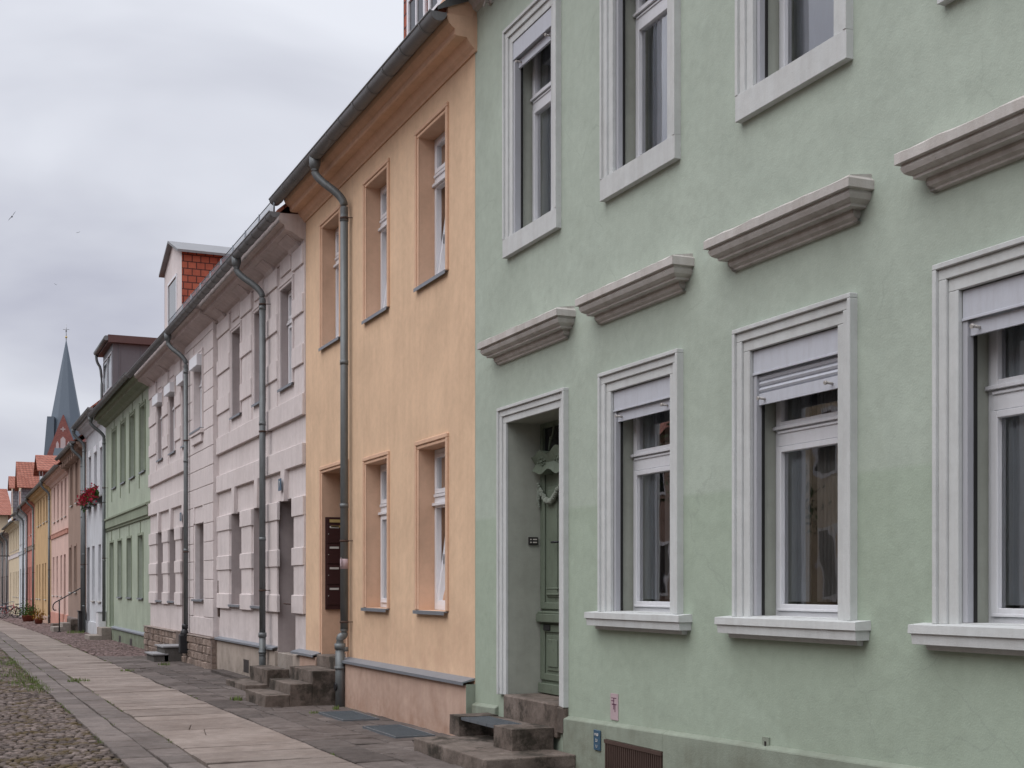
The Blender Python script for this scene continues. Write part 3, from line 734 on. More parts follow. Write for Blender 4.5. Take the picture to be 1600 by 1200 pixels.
# door
SDB = [(.0, .066, .020), (.066, .128, .036), (.128, .16, .055)]
bm = bm_()
for a_, b_, o_ in SDB:
    if a_ <= 0: a_ = -.004
    fb(bm, 10.96-b_, 10.96-a_, -.01, o_, .50, 3.27+a_); fb(bm, 12.21+a_, 12.21+b_, -.01, o_, .51, 3.27+a_); fb(bm, 10.96-b_, 12.21+b_, -.01, o_, 3.27+a_, 3.27+b_)
obj('door_surround', bm, M['trimw'], H1, .004)
bm = bm_(); bx(bm, D-.05, D+.55, 10.965, 12.205, .20, .52); bx(bm, D-.045, D+.01, 10.80, 10.965, .25, .50); obj('threshold', bm, M['step'], H1, .015)
X = D+.36; bm = bm_()
um = 11.585
bx(bm, X+.02, X+.08, 10.97, 12.20, .52, 2.98)
def dleaf(u0, u1):
    bx(bm, X-.03, X+.02, u0+.01, u1-.01, .53, .63); bx(bm, X-.05, X+.02, u0, u1, 1.25, 1.335); bx(bm, X-.035, X+.02, u0+.01, u1-.01, 1.335, 1.36)
    for (za, zb) in ((.66, 1.23), (1.38, 2.95)):
        bx(bm, X+.0, X+.02, u0, u0+.10, za, zb); bx(bm, X+.0, X+.02, u1-.10, u1, za, zb)
        bx(bm, X+.0, X+.02, u0+.1, u1-.1, zb-.08, zb); bx(bm, X+.0, X+.02, u0+.1, u1-.1, za, za+.07)
    for (za, zb) in ((.76, 1.12), (1.50, 2.62)):
        bx(bm, X+.006, X+.02, u0+.15, u1-.15, za, zb); bx(bm, X-.006, X+.006, u0+.19, u1-.19, za+.04, zb-.04)
    bx(bm, X-.01, X+.006, u0+.16, u1-.16, 1.52, 1.545); bx(bm, X-.012, X+.006, u0+.17, u1-.17, 1.58, 1.60)
dleaf(10.97, um-.01); dleaf(um+.01, 12.20); bx(bm, X-.025, X+.02, um-.025, um+.025, .6, 2.95)
dr = obj('front_door', bm, M['doorg'], H1, .006)
bm = bm_(); bx(bm, X-.012, X-.001, 11.95, 12.10, 1.165, 1.225); obj('letter_slot', bm, M['iron'], dr, .003)
bm = bm_(); bx(bm, X-.006, X+.0, 11.68, 11.72, 1.95, 2.12); tube(bm, [(X-.0, 11.70, 2.05), (X-.06, 11.70, 2.05), (X-.06, 11.80, 2.05)], .011, 8); obj('handle', bm, M['iron'], dr)
# carved pelmet: wavy board
bm = bm_(); n = 30; F_, Bk = [], []
for i in range(n+1):
    u = 10.99+1.19*i/n; t_ = i/n
    top = 2.95+.028*math.cos((t_-.5)*6*math.pi)+.02*math.exp(-((t_-.5)/.12)**2)
    bot = 2.76-.022*math.cos((t_-.5)*6*math.pi)-.02*math.exp(-((t_-.5)/.1)**2)
    ou = .09+.02*math.sin(t_*math.pi)+(.01 if (t_ < .06 or t_ > .94) else 0)
    F_.append((bm.verts.new((X-ou-.0, u, bot)), bm.verts.new((X-ou+.035, u, (bot+top)/2)), bm.verts.new((X-ou-.01, u, top)))); Bk.append((bm.verts.new((X+.02, u, bot)), bm.verts.new((X+.02, u, top))))
for i in range(n):
    for q in (((F_[i][0], F_[i+1][0], F_[i+1][1], F_[i][1])), ((F_[i][1], F_[i+1][1], F_[i+1][2], F_[i][2])), ((F_[i][0], Bk[i][0], Bk[i+1][0], F_[i+1][0])), ((F_[i][2], F_[i+1][2], Bk[i+1][1], Bk[i][1]))): bm.faces.new(q)
for e in (0, n): bm.faces.new((F_[e][0], F_[e][1], F_[e][2], Bk[e][1], Bk[e][0]))
for u in (11.2, 11.585, 11.97):           # scroll rosettes on the board
    for k in range(10):
        a_ = k*.9; r_ = .055-.005*k; bmesh.ops.create_icosphere(bm, subdivisions=1, radius=.014, matrix=Matrix.Translation((X-.085, u+math.cos(a_)*r_*1.5, 2.86+math.sin(a_)*r_)))
obj('carved_pelmet', bm, M['doorg'], dr)
bm = bm_()
for (ua, ub) in ((12.17, 11.62), (11.55, 11.0)):
    for k in range(26):
        t_ = k/25; u = ua+(ub-ua)*t_; z = 2.66-.20*math.sin(t_*math.pi); r_ = .016+.02*math.sin(t_*math.pi)
        bmesh.ops.create_icosphere(bm, subdivisions=1, radius=r_, matrix=Matrix.Translation((X-.035+rnd.uniform(-.008, .008), u, z+rnd.uniform(-.008, .008))))
for u in (12.17, 11.585, 11.0):
    for k in range(12): bmesh.ops.create_icosphere(bm, subdivisions=1, radius=.013+.012*math.sin(k/11*math.pi), matrix=Matrix.Translation((X-.03, u+rnd.uniform(-.01, .01), 2.66-k*.022)))
obj('carved_garland', bm, M['swag'], dr)
bm = bm_(); bx(bm, X+.03, X+.06, 10.97, 12.20, 2.98, 3.27); tp = obj('transom_pane', bm, M['darkglass'], dr)
bm = bm_(); bx(bm, X-.0, X+.03, 10.97, 11.03, 2.98, 3.27); bx(bm, X, X+.03, 12.14, 12.20, 2.98, 3.27); bx(bm, X, X+.03, 11.03, 12.14, 3.22, 3.27)
for u in (11.9, 11.3):
    tube(bm, smoothpath([(X, u+.08, 2.99), (X-.02, u+.02, 3.07), (X, u, 3.12), (X, u-.04, 3.24)], 2), .011, 8); bmesh.ops.create_icosphere(bm, subdivisions=1, radius=.024, matrix=Matrix.Translation((X-.01, u+.01, 3.10)))
obj('transom_tracery', bm, M['doorg'], dr)
# door bell plate on the left reveal
bm = bm_(); bx(bm, D+.23, D+.335, 12.19, 12.209, 2.035, 2.115); pbl = obj('doorbell_panel', bm, M['black'], H1, .003)
bm = bm_()
for k in range(2): bx(bm, D+.275, D+.32, 12.186, 12.1895, 2.055+k*.03, 2.067+k*.03)
for k in range(2): bx(bm, D+.245, D+.258, 12.184, 12.1895, 2.055+k*.03, 2.067+k*.03)
obj('name_plate', bm, M['plate'], pbl)
# cornice and gutter
bm = bm_(); prof(bm, -3, 13.12, [(0, 7.76), (.05, 7.78), (.06, 7.82), (.16, 7.90), (.2, 7.95), (.2, 8.0), (.38, 8.04), (.38, 8.14), (0, 8.2)]); obj('cornice', bm, M['hood'], H1, .003)
gutter(H1, -3, 13.1, .47, 8.14)
# small iron hook near the cornice, a bolt hole, ring eye
bm = bm_(); tube(bm, [(D+.02, 12.62, 7.70), (D-.07, 12.62, 7.70), (D-.09, 12.62, 7.64)], .012, 8); bx(bm, D-.03, D, 12.58, 12.66, 7.68, 7.72); obj('wall_hook', bm, M['hood'], H1)
bm = bm_(); fb(bm, 7.62, 7.70, 0, .012, .43, .56); fb(bm, 7.650, 7.668, .010, .016, .46, .53, 1); obj('socket_plate', bm, [M['green_base'], M['black']], H1)

# signs on the green house
sg = thing('marker_sign', (D-.05, 10.12, .19), 'small dark blue marker plate with white marks on the grey green plinth', 'sign')
bm = bm_(); bx(bm, D-.062, D-.048, 10.065, 10.18, .19, .365); obj('plate', bm, M['blue'], sg, .003)
text_mesh('H 80', .035, M['plate'], sg, WALLTXT(D-.064, 10.122, .325)); text_mesh('2,5', .035, M['plate'], sg, WALLTXT(D-.064, 10.122, .275)); text_mesh('1,1', .035, M['plate'], sg, WALLTXT(D-.064, 10.122, .225))
sg = thing('paper_notice', (D-.005, 9.9, .46), 'faded pinkish paper notice stuck on the green wall above the plinth', 'notice')
bm = bm_(); bx(bm, D-.007, D-.001, 9.835, 9.97, .47, .695); obj('sheet', bm, M['paper'], sg)
bm = bm_()
for (a_, b_, z0_, z1_) in ((9.90, 9.912, .56, .66), (9.86, 9.94, .60, .608), (9.88, 9.89, .54, .60), (9.91, 9.95, .63, .637), (9.86, 9.95, .655, .660)): bx(bm, D-.0085, D-.0072, a_, b_, z0_, z1_)
obj('mark', bm, M['ink'], sg)

# steps of the green house
st = thing('stone_steps', (4.8, 11.6, gz(11.6)), 'worn dark stone steps with a metal foot grating at the green door', 'steps', 'doorsteps along the houses')
def rough_block(bm, x0, x1, y0, y1, z0, z1, j=.006, n=4):
    vs0 = len(bm.verts); v = bx(bm, x0, x1, y0, y1, z0, z1)
    es = [e_ for e_ in bm.edges if all(q in v for q in e_.verts)]
    r_ = bmesh.ops.subdivide_edges(bm, edges=es, cuts=n, use_grid_fill=True)
    bm.verts.ensure_lookup_table()
    for q in bm.verts[vs0:]:
        p = q.co*3.1; k = j*(1 if q.co.z > z0+.01 else .3)
        q.co += Vector((mnoise.noise(p*3+Vector((9, 0, 0))), mnoise.noise(p*3+Vector((0, 7, 0))), mnoise.noise(p*2.2)*.8))*k*.9
bm = bm_(); rough_block(bm, 4.36, 5.235, 10.56, 12.45, -.25, .10, .007, 7); obj('bottom_slab', bm, M['step'], st, .012, seg=2)
bm = bm_(); rough_block(bm, 4.8, 5.225, 11.0, 11.42, .1, .30, .008); rough_block(bm, 4.8, 4.89, 11.425, 11.43, .1, .3, .0, 1); rough_block(bm, 4.8, 5.225, 12.32, 12.60, .1, .30, .008); rough_block(bm, 5.12, 5.225, 11.42, 12.32, .1, .29, .004); obj('upper_block', bm, M['step'], st, .010, seg=2)
bm = bm_()
for k in range(13): bx(bm, 4.82+k*.024, 4.826+k*.024, 11.43, 12.31, .265, .295)
for k in range(5): bx(bm, 4.815, 5.115, 11.43+k*.219, 11.436+k*.219, .27, .292)
obj('foot_grating', bm, M['steel'], st)

# ================================================================== HOUSE 2: peach house
H2 = thing('peach_house', (D, 16.6, gz(16.6)), 'peach orange plastered house with moulded eaves, tilted open windows and a zinc topped plinth', 'house', 'terraced houses along the street')
W2C = [14.43, 16.55]; WU = [14.43, 16.55, 18.75]
ops = [(c-.46, c+.46, 1.33, 3.26, .45) for c in W2C]+[(c-.46, c+.46, 5.19, 7.0, .45) for c in WU]+[(17.93, 19.22, .5, 3.32, .6)]
shell(H2, 13.085, 20.19, 7.62, [M['peach'], M['peach_trim']], ops, ridge=4.4, eave=.45, rz=7.68)
BP = [(.0, .04, .012), (.04, .095, .028)]
for c in WU:
    lower = c in W2C; til = R(8)
    wn = window(H2, c-.458, c+.458, 5.192, 6.998, .2, (6.40, 6.56), 'pvc', .055, True, [(0, 1, 6.5, 6.95, 'curt', .12)], tilt=til)
    surround(wn, c-.46, c+.46, 5.19, 7.0, BP, M['peach_trim'], False, bev=.008); sill_zinc(wn, c-.5, c+.5, 5.185, .045)
for c in W2C:
    right = c < 15
    wn = window(H2, c-.458, c+.458, 1.332, 3.258, .2, (2.56, 2.72), 'pvc', .055, True, ([(0, 1, 2.72, 3.2, 'curt', .12)] if right else [(0, 1, 1.4, 3.2, 'curtw' if 0 else 'curt', .12)]), tilt=(R(8) if right else 0))
    surround(wn, c-.46, c+.46, 1.33, 3.26, BP, M['peach_trim'], False, bev=.008); sill_zinc(wn, c-.5, c+.5, 1.315, .055)
bm = bm_(); quad(bm, ((D+1.2, 13.3, .8), (D+1.2, 15.6, .8), (D+1.2, 15.6, 3.6), (D+1.2, 13.3, 3.6))); obj('inner_wall', bm, M['roomw'], H2)
surround(H2, 17.93, 19.22, .55, 3.32, BP, M['peach_trim'], False, 'door_surround', .008)
door(H2, 17.93, 19.22, .6, 3.31, .5)
bm = bm_(); bx(bm, D-.09, D+.58, 17.935, 19.215, -.15, .60); obj('threshold', bm, M['step'], H2, .012)
bm = bm_(); bx(bm, D+.04, D+.42, 19.18, 19.218, 1.27, 2.66); mb = obj('letterbox_panel', bm, M['mailbox'], H2, .004)
bm = bm_(); bm2 = bm_(); bm3 = bm_()
bx(bm3, D+.10, D+.36, 19.172, 19.179, 2.58, 2.625)
for k in range(4):
    z = 1.34+k*.31; bx(bm2, D+.06, D+.40, 19.168, 19.1795, z, z+.285); bx(bm, D+.10, D+.24, 19.163, 19.1675, z+.225, z+.255)
    bx(bm, D+.075, D+.085, 19.160, 19.1675, z+.13, z+.14)
bx(bm3, D+.12, D+.3, 19.163, 19.1675, 2.505, 2.53)
obj('letterbox_flap', bm2, M['mailbox'], mb, .004); obj('name_plate', bm, M['plate'], mb); obj('yellow_name_plate', bm3, M['brass'], mb)
# plinth + flashing
bm = bm_(); fb(bm, 13.10, 17.90, -.01, .10, -.7, .55); fb(bm, 19.25, 20.19, -.01, .10, -.7, .55); obj('plinth', bm, M['peach_base'], H2, .004)
bm = bm_(); fb(bm, 13.085, 13.099, -.01, .101, -.7, .56); obj('plinth_end', bm, M['green_base'], H2)
FP = [(0, .625), (.145, .585), (.145, .55), (.135, .55), (.135, .575), (0, .60)]
bm = bm_(); prof(bm, 13.09, 17.90, FP); prof(bm, 19.25, 20.6, FP); obj('plinth_flashing', bm, M['flash'], H2)
# cornice with visible moulded end
CP2 = [(0, 7.34), (.02, 7.34), (.035, 7.37), (.07, 7.40), (.11, 7.455), (.125, 7.475), (.235, 7.475), (.25, 7.49), (.255, 7.545), (.29, 7.565), (.325, 7.60), (.345, 7.64), (.35, 7.68), (0, 7.70)]
bm = bm_(); prof(bm, 13.02, 20.2, CP2); obj('cornice', bm, M['peach_trim'], H2, .002)
bm = bm_(); rough_block(bm, 4.95, 5.29, 13.03, 13.3, 7.66, 7.9, .02, 4); obj('broken_masonry', bm, M['peach_trim'], H2)
bm = bm_(); quad(bm, ((4.82, 13.0, 7.74), (4.82, 13.5, 7.74), (5.2, 13.5, 8.05), (5.2, 13.0, 8.05))); quad(bm, ((4.82, 13.0, 7.74), (5.2, 13.0, 8.05), (5.2, 13.0, 7.86), (4.82, 13.0, 7.7))); obj('verge_flashing', bm, M['zincd'], H2)
gutter(H2, 13.0, 20.35, .45, 7.68, .095, .62)
downpipe(H2, 17.72, .45, 7.66, .10, 7.1, gz(18)-.05, .055, .25, brk=(6.75, 2.25, 1.12), low=(1.02, .16, .80, .066))
bm = bm_(); quad(bm, ((D-.157, 17.66, 1.9), (D-.157, 17.70, 1.9), (D-.157, 17.70, 2.02), (D-.157, 17.66, 2.02)))
tube(bm, [(D-.10, 17.72, 1.86), (D-.10, 17.72, 2.0)], .0565, 14); obj('peeling_sticker', bm, M['paper'], H2)
bm = bm_(); tube(bm, [(D-.235, 17.72, .22), (D-.22, 17.72, .22)], .06, 14); obj('pipe_cleaning_cap', bm, M['iron'], H2)
# dormer
def dormer_obj(house, u0, u1, x0, zb, zt, front, cheek, roofm, back, ridge=None, win=(2,), over=.12, wframe='pvc', wz=None, name='dormer', grid=False, mg=.15):
    bm = bm_()
    quad(bm, ((x0, u0, zb), (x0, u0, zt), (x0, u1, zt), (x0, u1, zb)))
    if ridge: bm.faces.new([bm.verts.new(p) for p in ((x0, u0, zt), (x0, (u0+u1)/2, ridge), (x0, u1, zt))])
    d = obj(name, bm, M[front], house)
    bm = bm_()
    for u in (u0, u1-.02):
        bm = bm_(); bx(bm, x0, back, u, u+.02, zb, zt); obj('dormer_cheek', bm, M[cheek], d)
    bm = bm_(); t = .06
    if ridge:
        um_ = (u0+u1)/2; a_ = u0-over; b_ = u1+over; sl = (ridge-zt)/(um_-u0)
        for (ua, za, ub, zb_) in ((a_, zt-over*sl, um_, ridge), (um_, ridge, b_, zt-over*sl)):
            v = [bm.verts.new(p) for p in ((x0-over, ua, za+t), (x0-over, ub, zb_+t), (back, ub, zb_+t), (back, ua, za+t), (x0-over, ua, za), (x0-over, ub, zb_), (back, ub, zb_), (back, ua, za))]
            for idx in ((0, 1, 2, 3), (7, 6, 5, 4), (0, 4, 5, 1), (3, 2, 6, 7), (0, 3, 7, 4), (1, 5, 6, 2)): bm.faces.new([v[i] for i in idx])
    else: bx(bm, x0-over, back, u0-over, u1+over, zt, zt+.26)
    obj('dormer_roof', bm, M[roofm], d)
    n = win[0]; wz0, wz1 = wz if wz else (zb+.25, zt-.2); W_ = (u1-u0-2*mg)/n
    fr = bm_(); pn = bm_()
    for k in range(n):
        a_ = u0+mg+k*W_+.06; b_ = a_+W_-.12; t = .06
        bx(fr, x0-.03, x0-.002, a_, a_+t, wz0, wz1); bx(fr, x0-.03, x0-.002, b_-t, b_, wz0, wz1); bx(fr, x0-.03, x0-.002, a_+t, b_-t, wz0, wz0+t); bx(fr, x0-.03, x0-.002, a_+t, b_-t, wz1-t, wz1)
        if grid:
            for q in (1, 2): bx(fr, x0-.028, x0-.002, a_+t, b_-t, wz0+(wz1-wz0)*q/3-.02, wz0+(wz1-wz0)*q/3+.02)
            bx(fr, x0-.026, x0-.002, (a_+b_)/2-.02, (a_+b_)/2+.02, wz0+t, wz1-t)
        quad(pn, ((x0-.008, a_+t, wz0+t), (x0-.008, a_+t, wz1-t), (x0-.008, b_-t, wz1-t), (x0-.008, b_-t, wz0+t)))
    obj('dormer_window', fr, M[wframe], d); obj('dormer_pane', pn, M['dpane'], d)
    return d
m, t, p = mat_base('dormer_glass', .08, .8); p.inputs['Base Color'].default_value = (.03, .033, .036, 1); M['dpane'] = m
dormer_obj(H2, 12.9, 16.45, 5.62, 8.3, 10.6, 'rtile2' if 0 else 'otile', 'otile', 'zinc', 8.5, None, (4,), wz=(8.7, 10.3), grid=True)

st = thing('stone_steps', (4.6, 18.5, gz(18.5)), 'three worn brown stone steps in front of the peach house door', 'steps', 'doorsteps along the houses')
bm = bm_(); rough_block(bm, 4.12, 4.47, 17.95, 19.2, -.3, .11, .008); obj('step', bm, M['step'], st, .01, seg=2)
bm = bm_(); rough_block(bm, 4.47, 4.79, 17.95, 19.2, -.3, .255, .008); obj('step', bm, M['step'], st, .01, seg=2)
bm = bm_(); rough_block(bm, 4.79, 5.17, 17.95, 19.25, -.3, .43, .008); obj('step', bm, M['step'], st, .01, seg=2)
for i, (x0, x1, y0, y1) in enumerate(((4.56, 4.99, 15.6, 16.7), (4.55, 4.97, 13.55, 14.72))):
    g = thing('ground_grating', ((x0+x1)/2, (y0+y1)/2, gz(y0)), ('dark ground grating beside the peach downpipe, the farther of the two', 'dark ground grating nearest to the green house steps, the nearer of the two')[i], 'grating', 'light well gratings in the pavement')
    z = gz(y0)+.012; bm = bm_(); bx(bm, x0, x1, y0, y1, z-.03, z); obj('mesh_panel', bm, M['mat'], g)
    bm = bm_()
    for a_ in ((x0-.02, x0, y0-.02, y1+.02), (x1, x1+.02, y0-.02, y1+.02), (x0, x1, y0-.02, y0), (x0, x1, y1, y1+.02)): bx(bm, a_[0], a_[1], a_[2], a_[3], z-.03, z+.006)
    k = x0+.03
    while k < x1: bx(bm, k, k+.004, y0, y1, z, z+.004); k += .03
    obj('grating_frame', bm, M['steel'], g)

# ================================================================== HOUSE 3: mauve rusticated house
H3 = thing('mauve_house', (D, 28.5, gz(28.5)), 'pale mauve house with rusticated blocks, rock faced base stones and an orange tiled dormer', 'house', 'terraced houses along the street')
cR = [23.42, 25.42]; dR = 21.42; cL = [33.0, 34.95]; dL = 31.15; cm = 28.85
ops = []
for c in cR+[dR]+cL+[dL]: ops.append((c-.42, c+.42, 4.93, 6.6, .5))
for c in cR+cL: ops.append((c-.5, c+.5, 1.27, 3.05, .5))
ops += [(dR-.58, dR+.62, .4, 3.06, .75), (dL-.5, dL+.52, .3, 3.03, .75), (cm-.5, cm+.5, 5.0, 6.62, .5), (cm-.5, cm+.5, 1.33, 3.0, .5)]
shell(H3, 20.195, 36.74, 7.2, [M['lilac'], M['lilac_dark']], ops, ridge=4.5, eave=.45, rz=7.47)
bm = bm_(); mops = [(q[0], q[1], q[2], q[3], -.0) for q in ops[-2:]]
wallgrid(bm, 27.2, 30.56, .5, 7.15, .10, mops)
fb(bm, 27.2, 27.21, 0, .10, .5, 7.15); fb(bm, 30.55, 30.56, 0, .10, .5, 7.15)
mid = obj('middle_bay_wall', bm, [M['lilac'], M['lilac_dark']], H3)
bm = bm_(); z = .58; k = 0
while z < 7.0:
    z1 = min(z+.385, 7.1); seglist = [(27.2, 30.56)]
    lo = [q for q in ops[-2:] if q[3] > z+.02 and q[2] < z1-.02]
    zz0, zz1 = z, z1
    if lo: seglist = [(27.2, cm-.62), (cm+.62, 30.56)]
    for a_, b_ in seglist: fb(bm, a_-.003, b_+.003, .09, .122, zz0, zz1)
    z += .397
obj('ashlar_courses', bm, M['lilac'], mid, .006)
def rust(name, items, bev=.008, mat='lilac'):
    for q in items:
        bm = bm_(); fb(bm, *q); obj(name, bm, M[mat], H3, bev)
def section(u0, u1, dc, wcs):
    cols = sorted([dc]+list(wcs)); T_ = []
    T_.append((u0, u1, -.01, .06, 4.32, 4.66)); T_.append((u0, u1, -.01, .06, 3.54, 3.88)); rust('string_course', T_)
    edges = [u0]+[x for c in cols for x in (c-.5, c+.5)]+[u1]
    nar, wide = [], []
    for i in range(0, len(edges), 2):
        a_, b_ = edges[i], edges[i+1]
        if b_-a_ < .15: b_ = a_+.15
        ia = .10 if i else 0.0; ib = .10 if i < len(edges)-2 else 0.0
        nar.append((a_+ia+.004, b_-ib, -.01, .025, 4.663, 7.12))
        for z0, z1 in ((6.70, 7.01), (5.94, 6.24), (5.13, 5.45)): wide.append((a_+.02, b_-.02, -.011, .055, z0, z1))
        ex = lambda u: .52
        nar.append((a_+(.07 if i else .006), b_-(.07 if i < len(edges)-2 else .006), -.01, .03, 1.3, 3.04))
        for z0, z1 in ((2.74, 3.05), (1.95, 2.24), (1.18, 1.48)): wide.append((a_+.002, b_-.002, -.011, .052, z0, z1))
    rust('pilaster', nar); rust('rustic_block', wide, .010)
    for c in cols:
        bm = bm_(); v = [bm.verts.new(p) for p in ((D-.075, c-.09, 3.03), (D-.075, c+.09, 3.03), (D-.075, c+.14, 3.545), (D-.075, c-.14, 3.545), (D, c-.09, 3.03), (D, c+.09, 3.03), (D, c+.14, 3.545), (D, c-.14, 3.545))]
        for idx in ((0, 3, 2, 1), (0, 4, 7, 3), (1, 2, 6, 5), (0, 1, 5, 4)): bm.faces.new([v[i] for i in idx])
        obj('keystone', bm, M['lilac'], H3)
        bm = bm_(); fb(bm, c-.36, c+.36, -.01, .03, 6.80, 7.08); obj('frieze_panel', bm, M['lilac'], H3, .006)
        wn = window(H3, c-.418, c+.418, 4.932, 6.598, (.22 if 25 < c < 26 else .13 if c < 26 else .085), (6.0, 6.10), 'pvc', .055, c < 26, None)
        surround(wn, c-.42, c+.42, 4.93, 6.6, [(0, .04, .02), (.04, .085, .035)], M['lilac'], False); sill_zinc(wn, c-.45, c+.45, 4.92, .05, dep=.08)
        if c != dc:
            wl_ = window(H3, c-.498, c+.498, 1.272, 3.048, .34, (2.45, 2.55), 'pvc', .055, False, None); sill_zinc(wl_, c-.48, c+.48, 1.255, .07, dep=.34)
section(20.197, 27.19, dR, cR); section(30.57, 36.738, dL, cL)
for c in cL+[dL, cm]:
    bm = bm_(); o_ = .24 if c == cm else .15; fb(bm, c-.46, c+.46, -.1, o_, 6.36, 6.6); obj('shutter_box', bm, M['plateW'] if 'plateW' in M else M['pvc'], H3, .004)
wn = window(H3, cm-.496, cm+.496, 5.002, 6.616, .02, (6.0, 6.1), 'pvc', .055, True, None)
surround(mid, cm-.5, cm+.5, 5.0, 6.62, [(0, .05, .135), (.05, .10, .15)], M['lilac'], False, 'surround')
bm = bm_(); fb(bm, cm-.66, cm+.66, .0, .20, 4.90, 4.995); fb(bm, cm-.56, cm+.56, .0, .17, 4.72, 4.90); obj('sill_bracket', bm, M['lilac'], mid, .01)
sill_zinc(wn, cm-.62, cm+.62, 5.0, .21, dep=-.1)
wn = window(H3, cm-.498, cm+.498, 1.33, 3.0, .34, None, 'pvc', .055, False, None); sill_zinc(wn, cm-.6, cm+.6, 1.33, .17, dep=.3)
for a_ in (cm-.62, cm+.5):
    bm = bm_(); fb(bm, a_, a_+.12, .0, .124, 3.0, 3.55); obj('lintel_side', bm, M['lilac'], mid, .006)
for c, a_ in ((dR, .4), (dL, .3)):
    d_ = door(H3, c-.58 if c == dR else c-.5, c+.62 if c == dR else c+.52, a_+.1, 3.0, .62, 'wood')
    bm = bm_(); bx(bm, D-.01 if c == dR else D, D+.7, c-.575 if c == dR else c-.495, c+.615 if c == dR else c+.515, -.1, a_+.1); obj('threshold', bm, M['stepl'], H3, .008)
bm = bm_(); prof(bm, 20.85, 21.95, [(-.5, 2.62), (-.40, 2.62), (-.36, 2.70), (-.28, 2.74), (-.24, 2.80), (-.5, 2.82)]); obj('door_entablature', bm, M['flash'], H3)
# cornice: deep cove
CP3 = [(o, z+.08 if z > 7.34 else z) for o, z in [(0, 7.03), (.02, 7.03), (.03, 7.07), (.10, 7.10), (.22, 7.17), (.33, 7.20), (.34, 7.27), (.42, 7.30), (.43, 7.36), (0, 7.38)]]
bm = bm_(); prof(bm, 20.2, 27.15, CP3); prof(bm, 30.6, 36.74, CP3); prof(bm, 27.1, 30.65, [(o+.07, z+.0) if o > 0 else (0, z) for o, z in CP3], 0, 0); obj('cornice', bm, M['lilac_cor'], H3, .002)
for c in (20.7, 22.42, 24.42, 26.6, 31.9, 33.97, 36.0):
    bm = bm_(); prof(bm, c-.3, c+.3, [(0, 6.98), (.06, 7.0), (.09, 7.06), (.16, 7.11), (.25, 7.17), (0, 7.17)]); obj('cornice_bracket', bm, M['lilac_cor'], H3, .003)
gutter(H3, 19.95, 36.9, .55, 7.38, .085, .5)
# snow guard rail on the eave
bm = bm_()
for z in (7.46, 7.66): tube(bm, [(D-.5, 20.2, z), (D-.5, 30.5, z)], .008, 6)
u = 20.2; k = 0
while u < 30.5:
    tube(bm, [(D-.5, u, 7.46), (D-.5, u, 7.66)], .004, 4)
    if k % 14 == 0: tube(bm, [(D-.5, u, 7.38), (D-.5, u, 7.68)], .012, 6)
    u += .075; k += 1
obj('snow_guard', bm, M['steel'], H3)
downpipe(H3, 22.55, .55, 7.36, .15, 6.75, gz(22)-.05, .055, .25, brk=(6.5, 4.3, 1.55), low=(.82, .15, .80, .06))
downpipe(H3, 29.95, .55, 7.36, .20, 6.7, .75, .05, .3, brk=(4.9, 2.4))
bm = bm_(); tube(bm, [(D-.22, 29.95, .78), (D-.22, 29.95, .66)], .07, 10); bx(bm, D-.34, D-.15, 29.85, 30.1, .12, .55); tube(bm, [(D-.22, 29.95, .68), (D-.24, 29.95, .5)], .1, 10, rr=[.06, .11]); obj('rainwater_hopper', bm, M['iron'], H3, .02)
# bases
bm = bm_(); fb(bm, 20.195, 20.82, -.01, .05, -.7, .52); fb(bm, 22.06, 27.2, -.01, .05, -.7, .52); obj('plaster_plinth', bm, M['beige_base'], H3, .004)
bm = bm_(); prof(bm, 22.06, 27.15, [(0, .60), (.10, .57), (.10, .535), (.09, .535), (.09, .56), (0, .58)]); obj('plinth_flashing', bm, M['flash'], H3)
bm = bm_(); fb(bm, 27.17, 30.6, -.01, .16, -.7, .54); fb(bm, 31.72, 36.9, -.01, .13, -.7, .54); fb(bm, 30.601, 30.64, -.01, .13, -.7, .54); obj('stone_base_core', bm, M['mortar'], H3)
for (ua, ub, oo) in ((27.20, 30.60, .16), (31.74, 36.86, .13)):
    bm = bm_(); z = -.12; row = 0
    while z < .5:
        u = ua; hh = .165
        while u < ub-.05:
            w_ = rnd.uniform(.12, .42); e_ = min(u+w_, ub)
            if ub-e_ < .1: e_ = ub
            oz = oo+rnd.uniform(.015, .04); ci = .025
            v = [bm.verts.new((D-oo+.0, a, b)) for a, b in ((u+.008, z+.008), (e_-.008, z+.008), (e_-.008, z+hh-.008), (u+.008, z+hh-.008))]
            t_ = [bm.verts.new((D-oz+rnd.uniform(-.01, .01), a, b)) for a, b in ((u+ci, z+ci), (e_-ci, z+ci), (e_-ci, z+hh-ci), (u+ci, z+hh-ci))]
            for i in range(4): bm.faces.new((v[i], t_[i], t_[(i+1) % 4], v[(i+1) % 4]))
            bm.faces.new((t_[0], t_[3], t_[2], t_[1])); u = e_
        z += hh; row += 1
    obj('rock_faced_stones', bm, M['rock'], H3)
for zr in range(4):   # returned end facing the camera
    z = -.12+zr*.165; bm = bm_(); bx(bm, D-.15, D-.02, 27.155, 27.17, z+.008, z+.157); obj('corner_stone', bm, M['rock'], H3)
bm = bm_(); fb(bm, 27.15, 30.62, -.01, .19, .54, .565); fb(bm, 31.72, 36.92, -.01, .17, .54, .565); obj('base_coping', bm, M['mortar'], H3, .004)
for (a_, b_, z0_, z1_) in ((24.1, 24.55, .02, .26), (22.75, 23.1, .0, .2)):
    bm = bm_(); fb(bm, a_, b_, .04, .053, z0_, z1_); obj('cellar_vent', bm, M['black'], H3)
